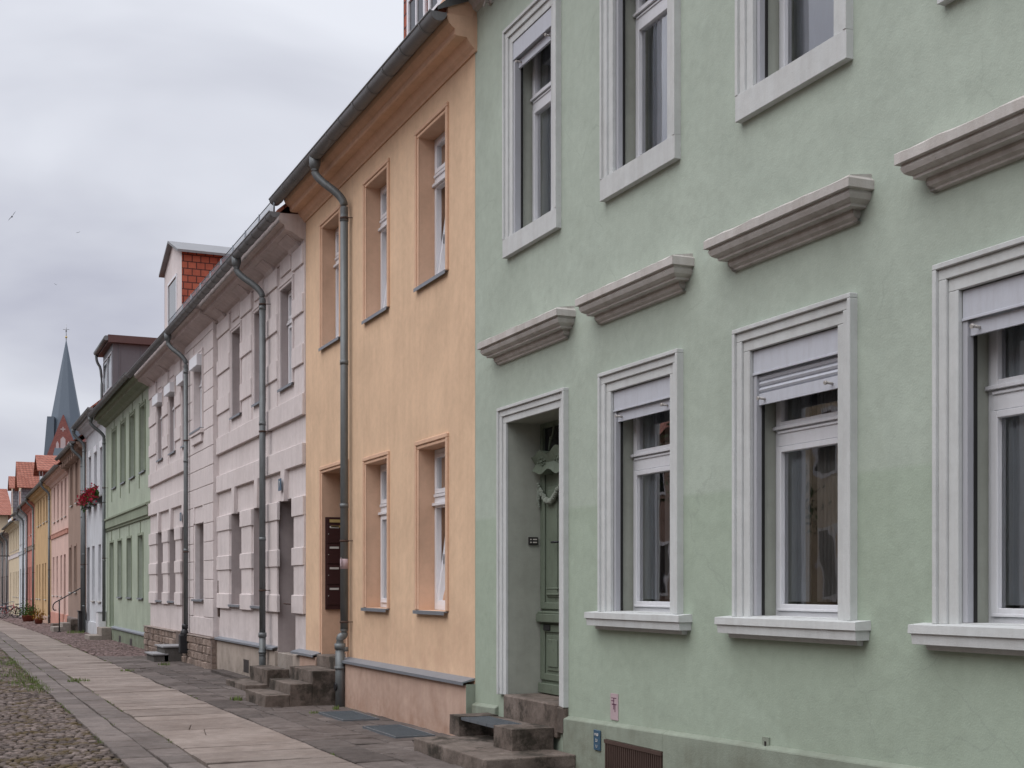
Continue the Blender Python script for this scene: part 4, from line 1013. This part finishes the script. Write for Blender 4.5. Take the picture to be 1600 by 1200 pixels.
for (u_, z_, s_) in ((22.35-.93, 3.30, '7'), (31.25-.1, 3.25, '8')):
    q = thing('house_number_plate', (D-.12, u_, z_-.1), ('small blue house number plate on the keystone over the nearer mauve door', 'small house number plate on the keystone over the farther mauve door')[s_ == '8'], 'house number', 'house number plates')
    bm = bm_(); bx(bm, D-.125, D-.112, u_-.09, u_+.09, z_-.1, z_+.1); obj('plate', bm, M['blue'], q, .003); text_mesh(s_, .15, M['plate'], q, WALLTXT(D-.127, u_, z_))
bm = bm_(); fb(bm, 27.06, 27.15, .0, .035, 1.0, 1.75); obj('wall_stain_strip', bm, M['rust'], H3, .01)  # thin raised strip that draws the dark stain on the wall
# orange tiled dormer
d3 = dormer_obj(H3, 32.7, 35.4, 5.45, 7.9, 9.85, 'lilac', 'otile', 'zinc', 9.2, 10.35, (1,), over=.13, wz=(8.15, 9.45), mg=.6)
# steps
st = thing('stone_steps', (4.85, 21.7, gz(21.7)), 'two low mossy stone blocks at the nearer mauve house door', 'steps', 'doorsteps along the houses')
bm = bm_(); rough_block(bm, 4.5, 4.95, 21.0, 22.55, -.3, .035, .012); obj('step', bm, M['step'], st, .012, seg=2)
bm = bm_(); rough_block(bm, 4.85, 5.22, 21.0, 22.3, -.3, .27, .008); obj('step', bm, M['step'], st, .01, seg=2)
st = thing('stone_steps', (4.85, 31.2, gz(31)), 'two polished grey granite steps with overhanging treads at the farther mauve door', 'steps', 'doorsteps along the houses')
for (x0, x1, z) in ((4.44, 4.80, .09), (4.67, 5.15, .26)):
    bm = bm_(); bx(bm, x0, x1+.3 if z > .2 else x1, 30.6, 31.85, z-.035, z); tr_ = obj('tread', bm, M['stepg'], st, .004)
    bm = bm_(); bx(bm, x0+.05, x1+.25 if z > .2 else x1, 30.63, 31.82, -.3, z-.035); obj('riser', bm, M['stepd'], st)
bm = bm_(); rough_block(bm, 4.95, 5.2, 23.6, 26.3, -.12, -.03, .01); struct('stone_edging', bm, M['darks'])
hr = thing('wall_handle', (D-.05, 21.0, 1.35), 'rusty iron grab handle on the door pier of the nearer mauve door', 'handle')
bm = bm_(); tube(bm, smoothpath([(D-.10, 20.75, 1.33), (D-.18, 20.77, 1.34), (D-.18, 20.95, 1.34), (D-.10, 20.98, 1.33)], 2), .01, 6); obj('bar', bm, M['rust'], hr)

# ================================================================== HOUSE 4: mint green
H4 = thing('mint_house', (D, 42, gz(42)), 'mint green house with olive string course and deep narrow windows', 'house', 'terraced houses along the street')
U4 = [38.2, 40.35, 42.5, 44.75]; L4 = [38.6, 41.05, 43.3]
ops = [(c-.5, c+.5, 4.88, 6.75, .45) for c in U4]+[(c-.5, c+.5, 1.3, 3.1, .45) for c in L4]+[(44.95, 45.95, .3, 3.1, .6)]
shell(H4, 36.745, 47.2, 7.4, [M['mint'], M['mint']], ops, ridge=4.5, eave=.5, rz=7.45)
bm = bm_(); prof(bm, 36.75, 47.2, [(0, 3.52), (.04, 3.52), (.05, 3.57), (.09, 3.60), (.09, 3.84), (.13, 3.87), (.13, 3.92), (0, 3.98)]); obj('string_course', bm, M['mint_trim'], H4)
for c in U4:
    wn = window(H4, c-.498, c+.498, 4.882, 6.748, .28, (6.2, 6.3), 'mframe' if 0 else 'wframe', .07, False)
    surround(wn, c-.5, c+.5, 4.88, 6.75, [(0, .05, .012), (.05, .10, .03)], M['mint_trim'], False, bev=0); sill_zinc(wn, c-.5, c+.5, 4.87, .05, dep=.28)
    for q in ((c-.015, c+.015, -.01, .02, 6.85, 7.2), (c+.62, c+.66, -.01, .025, 4.45, 6.9)):
        bm = bm_(); fb(bm, *q); obj('relief_strip', bm, M['mint_trim'], H4)
for c in L4+[45.45]:
    if c in L4:
        wn = window(H4, c-.498, c+.498, 1.302, 3.098, .28, (2.45, 2.55), 'wframe', .07, False); sill_zinc(wn, c-.5, c+.5, 1.29, .05, dep=.28); pp = wn; zb_ = 1.3
    else: pp = door(H4, 44.95, 45.95, .3, 3.1, .4, 'doorg'); zb_ = .3
    surround(pp, c-.5, c+.5, zb_, 3.1, [(0, .06, .02)], M['mint_trim'], False, bev=0)
    bm = bm_(); fb(bm, c-.015, c+.015, -.01, .02, 3.16, 3.55); obj('relief_strip', bm, M['mint_trim'], H4)
bm = bm_(); fb(bm, 36.95, 44.9, -.01, .06, -.8, .26); fb(bm, 46.0, 47.2, -.01, .06, -.8, .26); obj('plinth', bm, M['mint_base'], H4)
bm = bm_(); prof(bm, 36.95, 44.9, [(0, .34), (.10, .30), (.10, .26), (0, .26)]); obj('plinth_flashing', bm, M['flash'], H4)
for a_ in (40.0, 42.6):
    bm = bm_(); fb(bm, a_, a_+.5, .05, .063, -.12, .08); obj('cellar_vent', bm, M['black'], H4)
bm = bm_(); prof(bm, 36.76, 47.2, [(0, 7.12), (.05, 7.14), (.12, 7.2), (.28, 7.26), (.30, 7.34), (.40, 7.38), (.41, 7.46), (0, 7.48)]); obj('cornice', bm, M['mint_trim'], H4)
gutter(H4, 36.9, 46.9, .55, 7.46, .09, .55)
downpipe(H4, 46.6, .55, 7.44, .13, 6.9, .45, .055, .1, brk=(5.0, 2.6))
st = thing('stone_steps', (4.9, 45.6, gz(45)), 'pale concrete steps at the mint green house door', 'steps', 'doorsteps along the houses')
bm = bm_(); bx(bm, 4.52, 5.22, 45.0, 46.6, -.4, .02); obj('step', bm, M['stepl'], st, .01)
bm = bm_(); bx(bm, 4.9, 5.22, 45.0, 46.4, .02, .27); obj('step', bm, M['stepl'], st, .01)
ub = thing('utility_cabinet', (5.14, 47.3, .0), 'white electricity cabinet on the wall beside the mint house steps', 'cabinet')
bm = bm_(); bx(bm, 5.01, 5.27, 47.0, 47.6, -.15, .74); obj('cabinet_body', bm, M['pvc'], ub, .01)
bm = bm_(); bx(bm, 4.995, 5.009, 47.03, 47.57, .0, .70); obj('cabinet_door', bm, M['pvc'], ub, .004)
bm = bm_(); bx(bm, 4.98, 5.28, 46.97, 47.63, .74, .78); obj('cabinet_lid', bm, M['railm'], ub, .004)

# ================================================================== generic farther houses
def simple_house(name, label, u0, u1, ztop, mat, ups, los, dr, upz, loz, gz_, trim=None, eave=.5, ridge=4.2, base=None, basez=.3, band=None, win='wframe', pipe=None, roofm='rtile', extra=None, upmat=None, cor=True):
    h = thing(name, (D, (u0+u1)/2, gz((u0+u1)/2)), label, 'house', 'terraced houses along the street')
    ops = [(c-.45, c+.45, upz[0], upz[1], .4) for c in ups]+[(c-.45, c+.45, loz[0], loz[1], .4) for c in los]
    if dr: ops.append((dr-.5, dr+.5, gz(dr)+.35, loz[1], .5))
    shell(h, u0, u1, ztop, [M[mat], M[mat]], ops, ridge=ridge, eave=eave, rz=ztop+.06, roofmat=roofm)
    for c in ups:
        wn = window(h, c-.449, c+.449, upz[0]+.002, upz[1]-.002, .2, None, win, .07, False); sill_zinc(wn, c-.5, c+.5, upz[0]-.01, .06, m='hood')
        if trim: surround(wn, c-.45, c+.45, upz[0], upz[1], [(0, .1, .03)], M[trim], False, bev=0)
    for c in los:
        wn = window(h, c-.449, c+.449, loz[0]+.002, loz[1]-.002, .2, None, win, .07, False); sill_zinc(wn, c-.5, c+.5, loz[0]-.01, .06, m='hood')
        if trim: surround(wn, c-.45, c+.45, loz[0], loz[1], [(0, .1, .03)], M[trim], False, bev=0)
    if dr: door(h, dr-.5, dr+.5, gz(dr)+.35, loz[1], .3)
    if base:
        g0 = gz((u0+u1)/2); bm = bm_()
        if dr: fb(bm, u0+.01, dr-.52, -.01, .05, g0-.6, g0+basez); fb(bm, dr+.52, u1-.01, -.01, .05, g0-.6, g0+basez)
        else: fb(bm, u0+.01, u1-.01, -.01, .05, g0-.6, g0+basez)
        obj('plinth', bm, M[base], h)
    if band:
        bm = bm_(); prof(bm, u0+.01, u1-.01, [(0, band[0]), (.05, band[0]), (.07, band[1]-.05), (.10, band[1]), (0, band[1]+.02)]); obj('string_course', bm, M[band[2]], h)
    if cor:
        bm = bm_(); prof(bm, u0+.01, u1-.01, [(0, ztop-.34), (.05, ztop-.32), (.12, ztop-.2), (.28, ztop-.14), (.3, ztop-.06), (.38, ztop-.03), (.4, ztop+.05), (0, ztop+.06)]); obj('cornice', bm, M[trim or mat], h)
    gutter(h, u0, u1, .5, ztop+.06, .085, 1.0)
    for (pu, pz) in (pipe or []): downpipe(h, pu, .5, ztop+.05, .13, ztop-.5, gz(pu)+.05, .06, .1, brk=(2.5,))
    return h
H5 = simple_house('white_house', 'narrow bluish white house with red geranium boxes and a grey metal dormer', 47.25, 53.7, 7.75, 'white', [48.5, 50.45, 52.4], [49.1, 51.2], 53.0, (4.85, 6.75), (1.1, 3.15), 7.8, None, base='white', basez=.45, pipe=[(53.3, 0)], win='pvc')
for c in (48.5, 50.45, 52.4):
    bm = bm_(); fb(bm, c-.46, c+.46, -.1, .03, 6.58, 6.82); obj('shutter_box', bm, M['pvc'], H5)
d5 = dormer_obj(H5, 47.9, 50.9, 5.6, 7.6, 10.2, 'sheet', 'sheet', 'brownfas', 9.4, None, (2,), over=.18, wz=(8.7, 9.95), wframe='railm')
bm = bm_(); tube(bm, [(5.36, 47.75, 10.34), (5.36, 51.1, 10.34)], .09, 10); tube(bm, smoothpath([(5.36, 51.0, 10.3), (5.38, 51.0, 10.0), (5.56, 51.0, 9.75), (5.56, 51.0, 8.2)], 2), .05, 8); obj('dormer_gutter', bm, M['zincd'], d5)
bm = bm_()
for k in range(5): bx(bm, 5.8+k*.75, 5.83+k*.75, 47.87, 47.9, 7.6, 10.2)
obj('standing_seam', bm, M['sheet'], d5)
bm = bm_(); bx(bm, 5.5, 5.61, 47.9, 50.9, 8.28, 8.5); obj('dormer_apron', bm, M['rtile'], d5)
H6 = simple_house('brown_house', 'weathered brown house with brackets under the eaves and a black handrail', 53.72, 61.5, 7.25, 'brown', [55.4, 57.5, 59.9], [58.1, 60.4], 55.6, (5.15, 6.85), (1.4, 3.35), 7.3, 'brown', base='grey', basez=.5, pipe=[(54.05, 0)])
for k in range(9):
    bm = bm_(); fb(bm, 54.4+k*.85, 54.6+k*.85, 0, .34, 6.86, 7.06); obj('eave_bracket', bm, M['brown'], H6)
H7 = simple_house('pink_house', 'pale pink house with narrow windows and a salmon base', 61.52, 71.3, 7.0, 'pink', [63.0, 65.0, 67.1, 69.3], [65.3, 67.6, 69.8], 63.4, (4.85, 6.6), (1.2, 3.12), 7.1, None, base='pinkd', basez=.6, band=(4.05, 4.25, 'pinkd'), pipe=[(70.9, 0)])
H8 = simple_house('ochre_house', 'ochre yellow house between the pink and the red house', 71.32, 84.0, 6.95, 'ochre', [74.3, 76.4, 78.8, 80.9], [75.3, 79.7, 81.9], 77.2, (5.15, 6.55), (.95, 2.93), 7.0, None, base='peach_base', basez=.4, pipe=[(83.5, 0)])
H9 = simple_house('red_house', 'brick pink house with dark downpipes beyond the ochre house', 84.02, 93.2, 6.8, 'red', [85.7, 87.9, 91], [86.5, 90.6], 88.6, (4.9, 6.3), (.9, 2.9), 6.9, None, base='grey', basez=.4, band=(3.95, 4.2, 'brown'), pipe=[(89.6, 0)])
H10 = simple_house('small_white_house', 'small bluish white house between the red and the cream house', 93.22, 100.8, 6.7, 'white', [95, 97, 99], [95, 97], 99, (4.6, 6.2), (.9, 2.9), 6.8, None, band=(3.9, 4.1, 'white'), pipe=[(93.7, 0)])
H11 = simple_house('cream_house', 'cream house with slate clad dormers far down the street', 100.82, 116, 6.35, 'cream', [102, 104.3, 106.6, 108.9, 111.2, 113.8], [102, 104.3, 106.6, 108.9], 113, (4.4, 6.0), (.9, 2.8), 6.4, None, band=(3.85, 4.15, 'lilac'), pipe=[])
H12 = simple_house('grey_house', 'dull grey brown house at the far bend of the street', 116.02, 134, 6.1, 'grey', [118, 121, 124, 127, 130], [118, 121, 127, 130], 124, (4.2, 5.6), (.8, 2.6), 6.2, None, pipe=[(117, 0), (125, 0)])
dormer_obj(H9, 84.6, 87.8, 5.8, 7.6, 8.85, 'brickr', 'brickr', 'rtile', 9.6, 9.75, (1,), over=.35, wz=(7.9, 9.0))
dormer_obj(H11, 108.0, 111.2, 5.8, 7.0, 9.6, 'cream', 'slate', 'rtile', 9.8, 11.4, (1,), over=.3, wz=(7.6, 9.2))
dormer_obj(H12, 120.5, 123, 5.8, 6.5, 10.3, 'cream', 'slate', 'rtile', 9.4, 11.2, (1,), over=.3, wz=(8.6, 10.0))
# far end house closing the view, its roof slope towards the street
EH = thing('end_house', (-4, 142, gz(142)), 'house with a broad red tiled roof closing the far end of the street', 'house')
bm = bm_(); bx(bm, -14, 6.2, 138, 147, -1.5, 9.0); obj('wall', bm, M['cream'], EH)
bm = bm_()
quad(bm, ((-14.4, 137.5, 8.7), (6.7, 137.5, 8.7), (6.3, 142.5, 11.6), (-14.4, 142.5, 11.6))); quad(bm, ((-14.4, 147.5, 8.7), (-14.4, 142.5, 11.6), (6.3, 142.5, 11.6), (6.7, 147.5, 8.7)))
bm.faces.new([bm.verts.new(p) for p in ((6.7, 137.5, 8.7), (6.7, 147.5, 8.7), (6.3, 142.5, 11.6))]); quad(bm, ((-14.4, 137.5, 8.7), (-14.4, 147.5, 8.7), (6.7, 147.5, 8.7), (6.7, 137.5, 8.7)))
obj('roof', bm, M['rtile'], EH)
for k in range(7):
    for za in (1.6, 5.4):
        bm = bm_(); bx(bm, -13+k*2.7, -12+k*2.7, 137.96, 137.999, za, za+1.8); obj('window', bm, M['dpane'], EH)

# ------------------------------------------------------------------ church
CH = thing('church_tower', (35.2, 421, -.8), 'brick church tower with a tall blue grey pointed spire and gable far behind the houses', 'church')
cx, cy, hw = 35.5, 421.0, 5.7
bm = bm_(); bx(bm, cx-hw, cx+hw, cy-hw, cy+hw, -2, 39.5); ctw = obj('tower', bm, M['brickr'], CH)
def gable(dx, dy):
    bm = bm_(); n = Vector((dx, dy, 0)); t_ = Vector((-dy, dx, 0)); c = Vector((cx, cy, 0))+n*(hw+.02)
    p = [c-t_*hw*.97+Vector((0, 0, 39)), c+t_*hw*.97+Vector((0, 0, 39)), c+Vector((0, 0, 53.6))]
    q = [x_-n*4.5 for x_ in p]
    P_ = [bm.verts.new(x_) for x_ in p]; Q_ = [bm.verts.new(x_) for x_ in q]
    bm.faces.new(P_); bm.faces.new(Q_)
    for i in range(3): bm.faces.new((P_[i], P_[(i+1) % 3], Q_[(i+1) % 3], Q_[i]))
    g_ = obj('gable', bm, M['brickr'], CH)
    bm = bm_(); c2 = c+n*.03
    for (o_, z0_, z1_, w_) in ((-1.6, 41.8, 45.6, .42), (0, 41.8, 47.0, .72), (1.6, 41.8, 45.6, .42)):
        pts = [c2+t_*(o_-w_)+Vector((0, 0, z0_)), c2+t_*(o_+w_)+Vector((0, 0, z0_)), c2+t_*(o_+w_)+Vector((0, 0, z1_-.8)), c2+t_*o_+Vector((0, 0, z1_)), c2+t_*(o_-w_)+Vector((0, 0, z1_-.8))]
        bm.faces.new([bm.verts.new(x_) for x_ in pts])
    for (a_, b_) in ((.16, .7), (.7, .16)):
        quad(bm, [c2+t_*s1*a_+Vector((0, 0, 49.2+s2*b_)) for s1, s2 in ((-1, -1), (1, -1), (1, 1), (-1, 1))])
    obj('blind_niche', bm, M['plateN'], g_)
M['plateN'] = paint('pale_niche_plaster', (.45, .36, .36), .9, .2)
for dx, dy in ((0, -1), (1, 0), (0, 1)): gable(dx, dy)
bm = bm_(); n = 8; apex = bm.verts.new((cx, cy, 77.5)); ring = []
R0 = 7.0
lev = [(39.2, 1.0), (52, .72), ]
A_ = [bm.verts.new((cx+math.cos(R(22.5)+2*math.pi*k/n)*R0*1.0, cy+math.sin(R(22.5)+2*math.pi*k/n)*R0*1.0, 39.2)) for k in range(n)]
for k in range(n): bm.faces.new((A_[k], A_[(k+1) % n], apex))
obj('spire', bm, M['spire'], CH)
bm = bm_(); v = bx(bm, cx-hw-.15, cx-hw+3, cy-hw+.4, cy+2, 38, 53)
for q in (v[4], v[7]): q.co.x += 1.2
obj('stair_turret', bm, M['spire'], CH)
CH.rotation_euler = (0, 0, R(-14))
bm = bm_(); tube(bm, [(cx, cy, 77), (cx, cy, 82)], .12, 8); tube(bm, [(cx-.9, cy, 80.3), (cx+.9, cy, 80.3)], .1, 6); tube(bm, [(cx, cy, 79.5), (cx, cy, 81.1)], .2, 6); cr_ = obj('cross', bm, M['railm'], CH)
bm = bm_(); bmesh.ops.create_icosphere(bm, subdivisions=2, radius=.35, matrix=Matrix.Translation((cx, cy, 77.9))); obj('gilded_ball', bm, M['gold'], cr_)

# ------------------------------------------------------------------ street things
fbx = [48.5, 50.45, 52.4]
for i, c in enumerate(fbx):
    fx = thing('flower_box', (D-.2, c, 4.72), ('red geraniums in the window box nearest the mint green house', 'red geraniums in the middle window box of the white house', 'red geraniums in the window box nearest the brown house')[i], 'flower box', 'geranium boxes on the white house')
    bm = bm_(); fb(bm, c-.5, c+.5, .08, .26, 4.60, 4.78); fb(bm, c-.4, c-.36, 0, .1, 4.6, 4.64); fb(bm, c+.36, c+.4, 0, .1, 4.6, 4.64); obj('planter_box', bm, M['black'], fx)
    for nm, n_, mm_, sz in (('leaves', 300, 'leaf', .06), ('blossoms', 900, 'bloom', .05)):
        bm = bm_()
        for _ in range(n_):
            a_ = Vector((D-.17-abs(rnd.gauss(0, .07 if nm == 'leaves' else .10)), c+rnd.uniform(-.66, .66), 4.90+rnd.gauss(0, .11)+(0 if nm == 'leaves' else .04)))
            if nm == 'blossoms' and mnoise.noise(a_*4) < -.12: continue
            r_ = sz*rnd.uniform(.5, 1.1); v1 = Vector((rnd.gauss(0, 1), rnd.gauss(0, 1), rnd.gauss(0, 1))).normalized(); v2 = v1.cross(Vector((.3, .5, .8))).normalized()
            quad(bm, (a_-v1*r_, a_-v2*r_*.8, a_+v1*r_, a_+v2*r_*.8))
        obj(nm, bm, M[mm_], fx)
def pot(x, y, r_, h_, label, mat, fol, fh, n_=260, grp='potted plants on the pavement'):
    t_ = thing('potted_plant', (x, y, gz(y)), label, 'potted plant', grp)
    bm = bm_(); z = gz(y)-.02; tube(bm, [(x, y, z), (x, y, z+h_), (x, y, z+h_+.03)], r_, 14, rr=[r_*.75, r_, r_*1.08]); obj('pot', bm, M[mat], t_)
    bm = bm_()
    for _ in range(n_):
        a_ = Vector((x+rnd.gauss(0, r_*.8), y+rnd.gauss(0, r_*.8), z+h_+abs(rnd.gauss(0, fh*.5)))); s_ = .05*rnd.uniform(.5, 1.3); v1 = Vector((rnd.gauss(0, 1), rnd.gauss(0, 1), rnd.gauss(0, 1))).normalized(); v2 = v1.cross(Vector((.3, .5, .8))).normalized(); quad(bm, (a_-v1*s_, a_-v2*s_*.6, a_+v1*s_, a_+v2*s_*.6))
    obj('foliage', bm, M[fol], t_)
pot(4.72, 80.5, .38, .34, 'broad terracotta tub with grey green plants before the ochre house', 'terra', 'leaf', .45, 420)
pot(4.95, 83.2, .30, .55, 'taller dark green potted shrub by the downpipe of the red house', 'terra', 'leaf', .55, 380)
pot(4.75, 72.6, .22, .25, 'small pot with a yellow dry plant by the ochre house', 'terra', 'yellowp', .45, 240)
# bin
bn = thing('dustbin', (5.1, 54.0, gz(54)), 'narrow black dustbin against the wall between white and brown house', 'bin')
bm = bm_(); bx(bm, 4.98, 5.22, 53.5, 54.0, gz(54), .65); obj('bin_body', bm, M['black'], bn, .02)
bm = bm_(); bx(bm, 4.95, 5.23, 53.47, 54.03, .65, .70); obj('bin_lid', bm, M['black'], bn, .01)
# handrail and landing
st = thing('stone_steps', (4.8, 55.8, gz(55)), 'rough concrete steps and landing under the black handrail', 'steps', 'doorsteps along the houses')
for (x0, x1, z1) in ((4.15, 4.5, .03), (4.5, 4.8, .18), (4.8, 5.22, .33)):
    bm = bm_(); rough_block(bm, x0, x1, 54.9, 56.6, -.4, z1, .01, 3); obj('step', bm, M['stepl'] if z1 < .3 else M['step'], st)
hrl = thing('handrail', (4.33, 54.4, gz(54)), 'black iron handrail with a curled end at the brown house steps', 'handrail')
bm = bm_(); tube(bm, [(4.33, 54.4, -.2), (4.33, 54.4, 1.08)], .025, 8); bx(bm, 4.26, 4.40, 54.33, 54.47, -.16, -.12); obj('post', bm, M['iron'], hrl)
bm = bm_(); tube(bm, smoothpath([(4.22, 54.4, .72), (4.13, 54.4, .70), (4.08, 54.4, .82), (4.13, 54.4, 1.0), (4.33, 54.4, 1.1), (5.26, 54.4, 1.66)], 3), .022, 8); obj('rail', bm, M['iron'], hrl)
# steps at pink / ochre houses
for (y, x0, lab) in ((62.6, 4.7, 'low stone steps at the pink house door'), (76.6, 4.85, 'single dark stone step at the ochre house door')):
    st = thing('stone_steps', (5, y+.6, gz(y)), lab, 'steps', 'doorsteps along the houses'); bm = bm_(); bx(bm, x0, 5.22, y, y+1.3, gz(y)-.3, gz(y)+.17); obj('step', bm, M['step'], st, .01)
# bicycles
def bicycle(x, y, lean, fm, label, flip=1):
    b = thing('bicycle', (x, y, gz(y)), label, 'bicycle', 'bicycles leaning at the far wall')
    z0 = gz(y); Lx = lambda z: x+lean*(z)
    r_ = .34
    for s_ in (-1, 1):
        bm = bm_(); yc = y+s_*.52; ring = [(Lx(r_+r_*math.sin(a_)), yc+r_*math.cos(a_), z0+r_+r_*math.sin(a_)) for a_ in [2*math.pi*k/24 for k in range(25)]]
        tube(bm, ring, .02, 6, cap=False); wh = obj('wheel', bm, M['tyre'], b)
        bm = bm_()
        for k in range(10):
            a_ = math.pi*k/10*2; tube(bm, [(Lx(r_), yc, z0+r_), (Lx(r_+r_*math.sin(a_)), yc+r_*math.cos(a_), z0+r_+r_*math.sin(a_))], .004, 4, cap=False)
        obj('spokes', bm, M['steel'], wh)
        bm = bm_(); tube(bm, [(Lx(r_+(r_+.05)*math.sin(a_)), yc+(r_+.05)*math.cos(a_), z0+r_+(r_+.05)*math.sin(a_)) for a_ in [math.pi*(.1+.8*k/10) for k in range(11)]], .014, 5); obj('mudguard', bm, M[fm], wh)
    q = lambda dy, z: (Lx(z), y+flip*dy, z0+z)
    bm = bm_()
    for a_, c_ in ((q(-.15, .3), q(-.25, .85)), (q(-.15, .3), q(.4, .75)), (q(-.25, .78), q(.38, .82)), (q(-.15, .3), q(-.52, .34)), (q(-.25, .75), q(-.52, .34)), (q(.36, .95), q(.52, .34))): tube(bm, [a_, c_], .018, 6)
    obj('frame', bm, M[fm], b)
    bm = bm_(); p_ = q(-.27, .92); bx(bm, p_[0]-.07, p_[0]+.07, p_[1]-.13, p_[1]+.11, p_[2]-.02, p_[2]+.04); tube(bm, [q(-.25, .8), q(-.27, .92)], .013, 6); obj('saddle', bm, M['black'], b, .02)
    bm = bm_(); p_ = q(.33, 1.05); tube(bm, [q(.36, .93), p_], .013, 6); tube(bm, smoothpath([(p_[0]-.28, p_[1]-flip*.15, p_[2]), (p_[0]-.2, p_[1]+flip*.02, p_[2]+.02), (p_[0]+.2, p_[1]+flip*.02, p_[2]+.02), (p_[0]+.28, p_[1]-flip*.15, p_[2])], 2), .012, 6); obj('handlebar', bm, M['steel'], b)
    b.rotation_euler = (0, 0, R(70+20*math.sin(y)))
bicycle(4.35, 90.5, .04, 'iron', 'dark bicycle nearest the camera, parked square to the wall of the red house')
bicycle(4.2, 93.0, .04, 'redp', 'red bicycle parked beside a dark one far down the street', -1)
bicycle(4.1, 99.0, .03, 'blue', 'blue bicycle, farthest of the parked bicycles')
bicycle(4.3, 96.0, .04, 'plate', 'pale framed bicycle parked between a red and a blue one', -1)
# street lamp arm
la = thing('lamp_bracket', (D, 108, 5.0), 'thin dark bracket arm reaching out from the cream house', 'lamp bracket')
bm = bm_(); tube(bm, [(D, 113.5, 4.15), (3.6, 113.5, 4.15)], .04, 6); obj('arm', bm, M['iron'], la)
bm = bm_(); tube(bm, [(3.6, 113.5, 4.2), (3.6, 113.5, 4.08), (3.6, 113.5, 3.95)], .15, 10, rr=[.05, .16, .2]); obj('lamp_shade', bm, M['iron'], la)
# birds
def bird(x, y, z, s, roll, label):
    bm = bm_(); b = thing('bird', (x, y, z), label, 'bird', 'birds in the sky')
    tube(bm, [(x, y-.08*s, z), (x, y-.03*s, z), (x, y+.05*s, z), (x, y+.1*s, z)], .03, 8, rr=[.006*s, .028*s, .025*s, .01*s])
    for sg_ in (-1, 1):
        d_ = Vector((math.cos(roll)*sg_, 0, math.sin(roll)*sg_+.25)); c = Vector((x, y, z))
        quad(bm, (c+Vector((0, -.04*s, 0)), c+d_*.13*s+Vector((0, -.05*s, .0)), c+d_*.28*s+Vector((0, .05*s, -.03*s)), c+Vector((0, .04*s, 0))))
    obj('body', bm, M['bird'], b)
bird(2.14, 45, 13.5, .8, R(55), 'dark swift banking in the sky at the left edge')
bird(6.48, 70, 19.66, .45, R(20), 'tiny bird speck in the sky up and left of the orange tiled dormer')
bird(6.55, 85, 20.2, .45, R(-30), 'tiny bird speck in the sky just above the church spire')

# ------------------------------------------------------------------ opposite side of the street (only mirrored in the panes)
for i, (y0, y1, mt, zt) in enumerate(((-12, 12, 'beige_base', 6.2), (13, 27, 'cream', 6.6), (28, 42, 'brown', 6.0), (43, 60, 'grey', 6.4))):
    h = thing('opposite_house', (-7.5, (y0+y1)/2, 0), ('beige', 'cream', 'brown', 'grey')[i]+' plastered house across the road, behind the photographer\'s side', 'house', 'houses across the road')
    bm = bm_(); bx(bm, -15, -7.5, y0, y1, -1, zt); obj('wall', bm, M[mt], h)
    bm = bm_()
    quad(bm, ((-7.1, y0, zt-.1), (-7.1, y1, zt-.1), (-11.2, y1, zt+3), (-11.2, y0, zt+3))); quad(bm, ((-15.4, y0, zt-.1), (-11.2, y0, zt+3), (-11.2, y1, zt+3), (-15.4, y1, zt-.1)))
    for y in (y0, y1): bm.faces.new([bm.verts.new(p) for p in ((-7.1, y, zt-.1), (-11.2, y, zt+3), (-15.4, y, zt-.1))])
    obj('roof', bm, M['rtile'], h)
    y = y0+1.2
    while y < y1-1.2:
        for za, zb_ in ((1.3, 3.0), (4.1, 5.6)):
            bm = bm_(); bx(bm, -7.5, -7.46, y, y+1, za, zb_); f = obj('window', bm, M['pvc'], h)
            bm = bm_(); bx(bm, -7.46, -7.45, y+.1, y+.9, za+.1, zb_-.1); obj('pane', bm, M['dpane'], f)
        y += 2.4
for (x, y, h_) in ((-4.6, 24, 6.5), (-4.8, 36, 7.2)):
    t_ = thing('street_tree', (x, y, gz(y)), ('round leafy street tree across the road nearer the camera', 'taller leafy street tree across the road farther along')[y > 30], 'tree', 'trees across the road')
    bm = bm_(); tube(bm, [(x, y, -.1), (x+.05, y, 1.5), (x, y+.1, 3)], .15, 10, rr=[.2, .15, .1])
    for k in range(7):
        a_ = k*.9; tube(bm, [(x, y+.1, 2.4+k*.12), (x+math.cos(a_)*.8, y+math.sin(a_)*.8, 3.6+k*.15), (x+math.cos(a_)*1.4, y+math.sin(a_)*1.4, 4.6+k*.15)], .05, 6, rr=[.07, .045, .015])
    obj('trunk', bm, M['bark'], t_)
    bm = bm_()
    cl = [(rnd.gauss(0, .9), rnd.gauss(0, .9), h_*.66+rnd.gauss(0, .8)) for _ in range(28)]
    for _ in range(3800):
        c = cl[rnd.randrange(28)]; a_ = Vector((x+c[0]+rnd.gauss(0, .33), y+c[1]+rnd.gauss(0, .33), c[2]+rnd.gauss(0, .3))); s_ = .085*rnd.uniform(.6, 1.3); v1 = Vector((rnd.gauss(0, 1), rnd.gauss(0, 1), rnd.gauss(0, 1))).normalized(); v2 = v1.cross(Vector((.3, .5, .8))).normalized(); quad(bm, (a_-v1*s_, a_-v2*s_*.6, a_+v1*s_, a_+v2*s_*.6))
    obj('crown', bm, M['foliage'], t_)
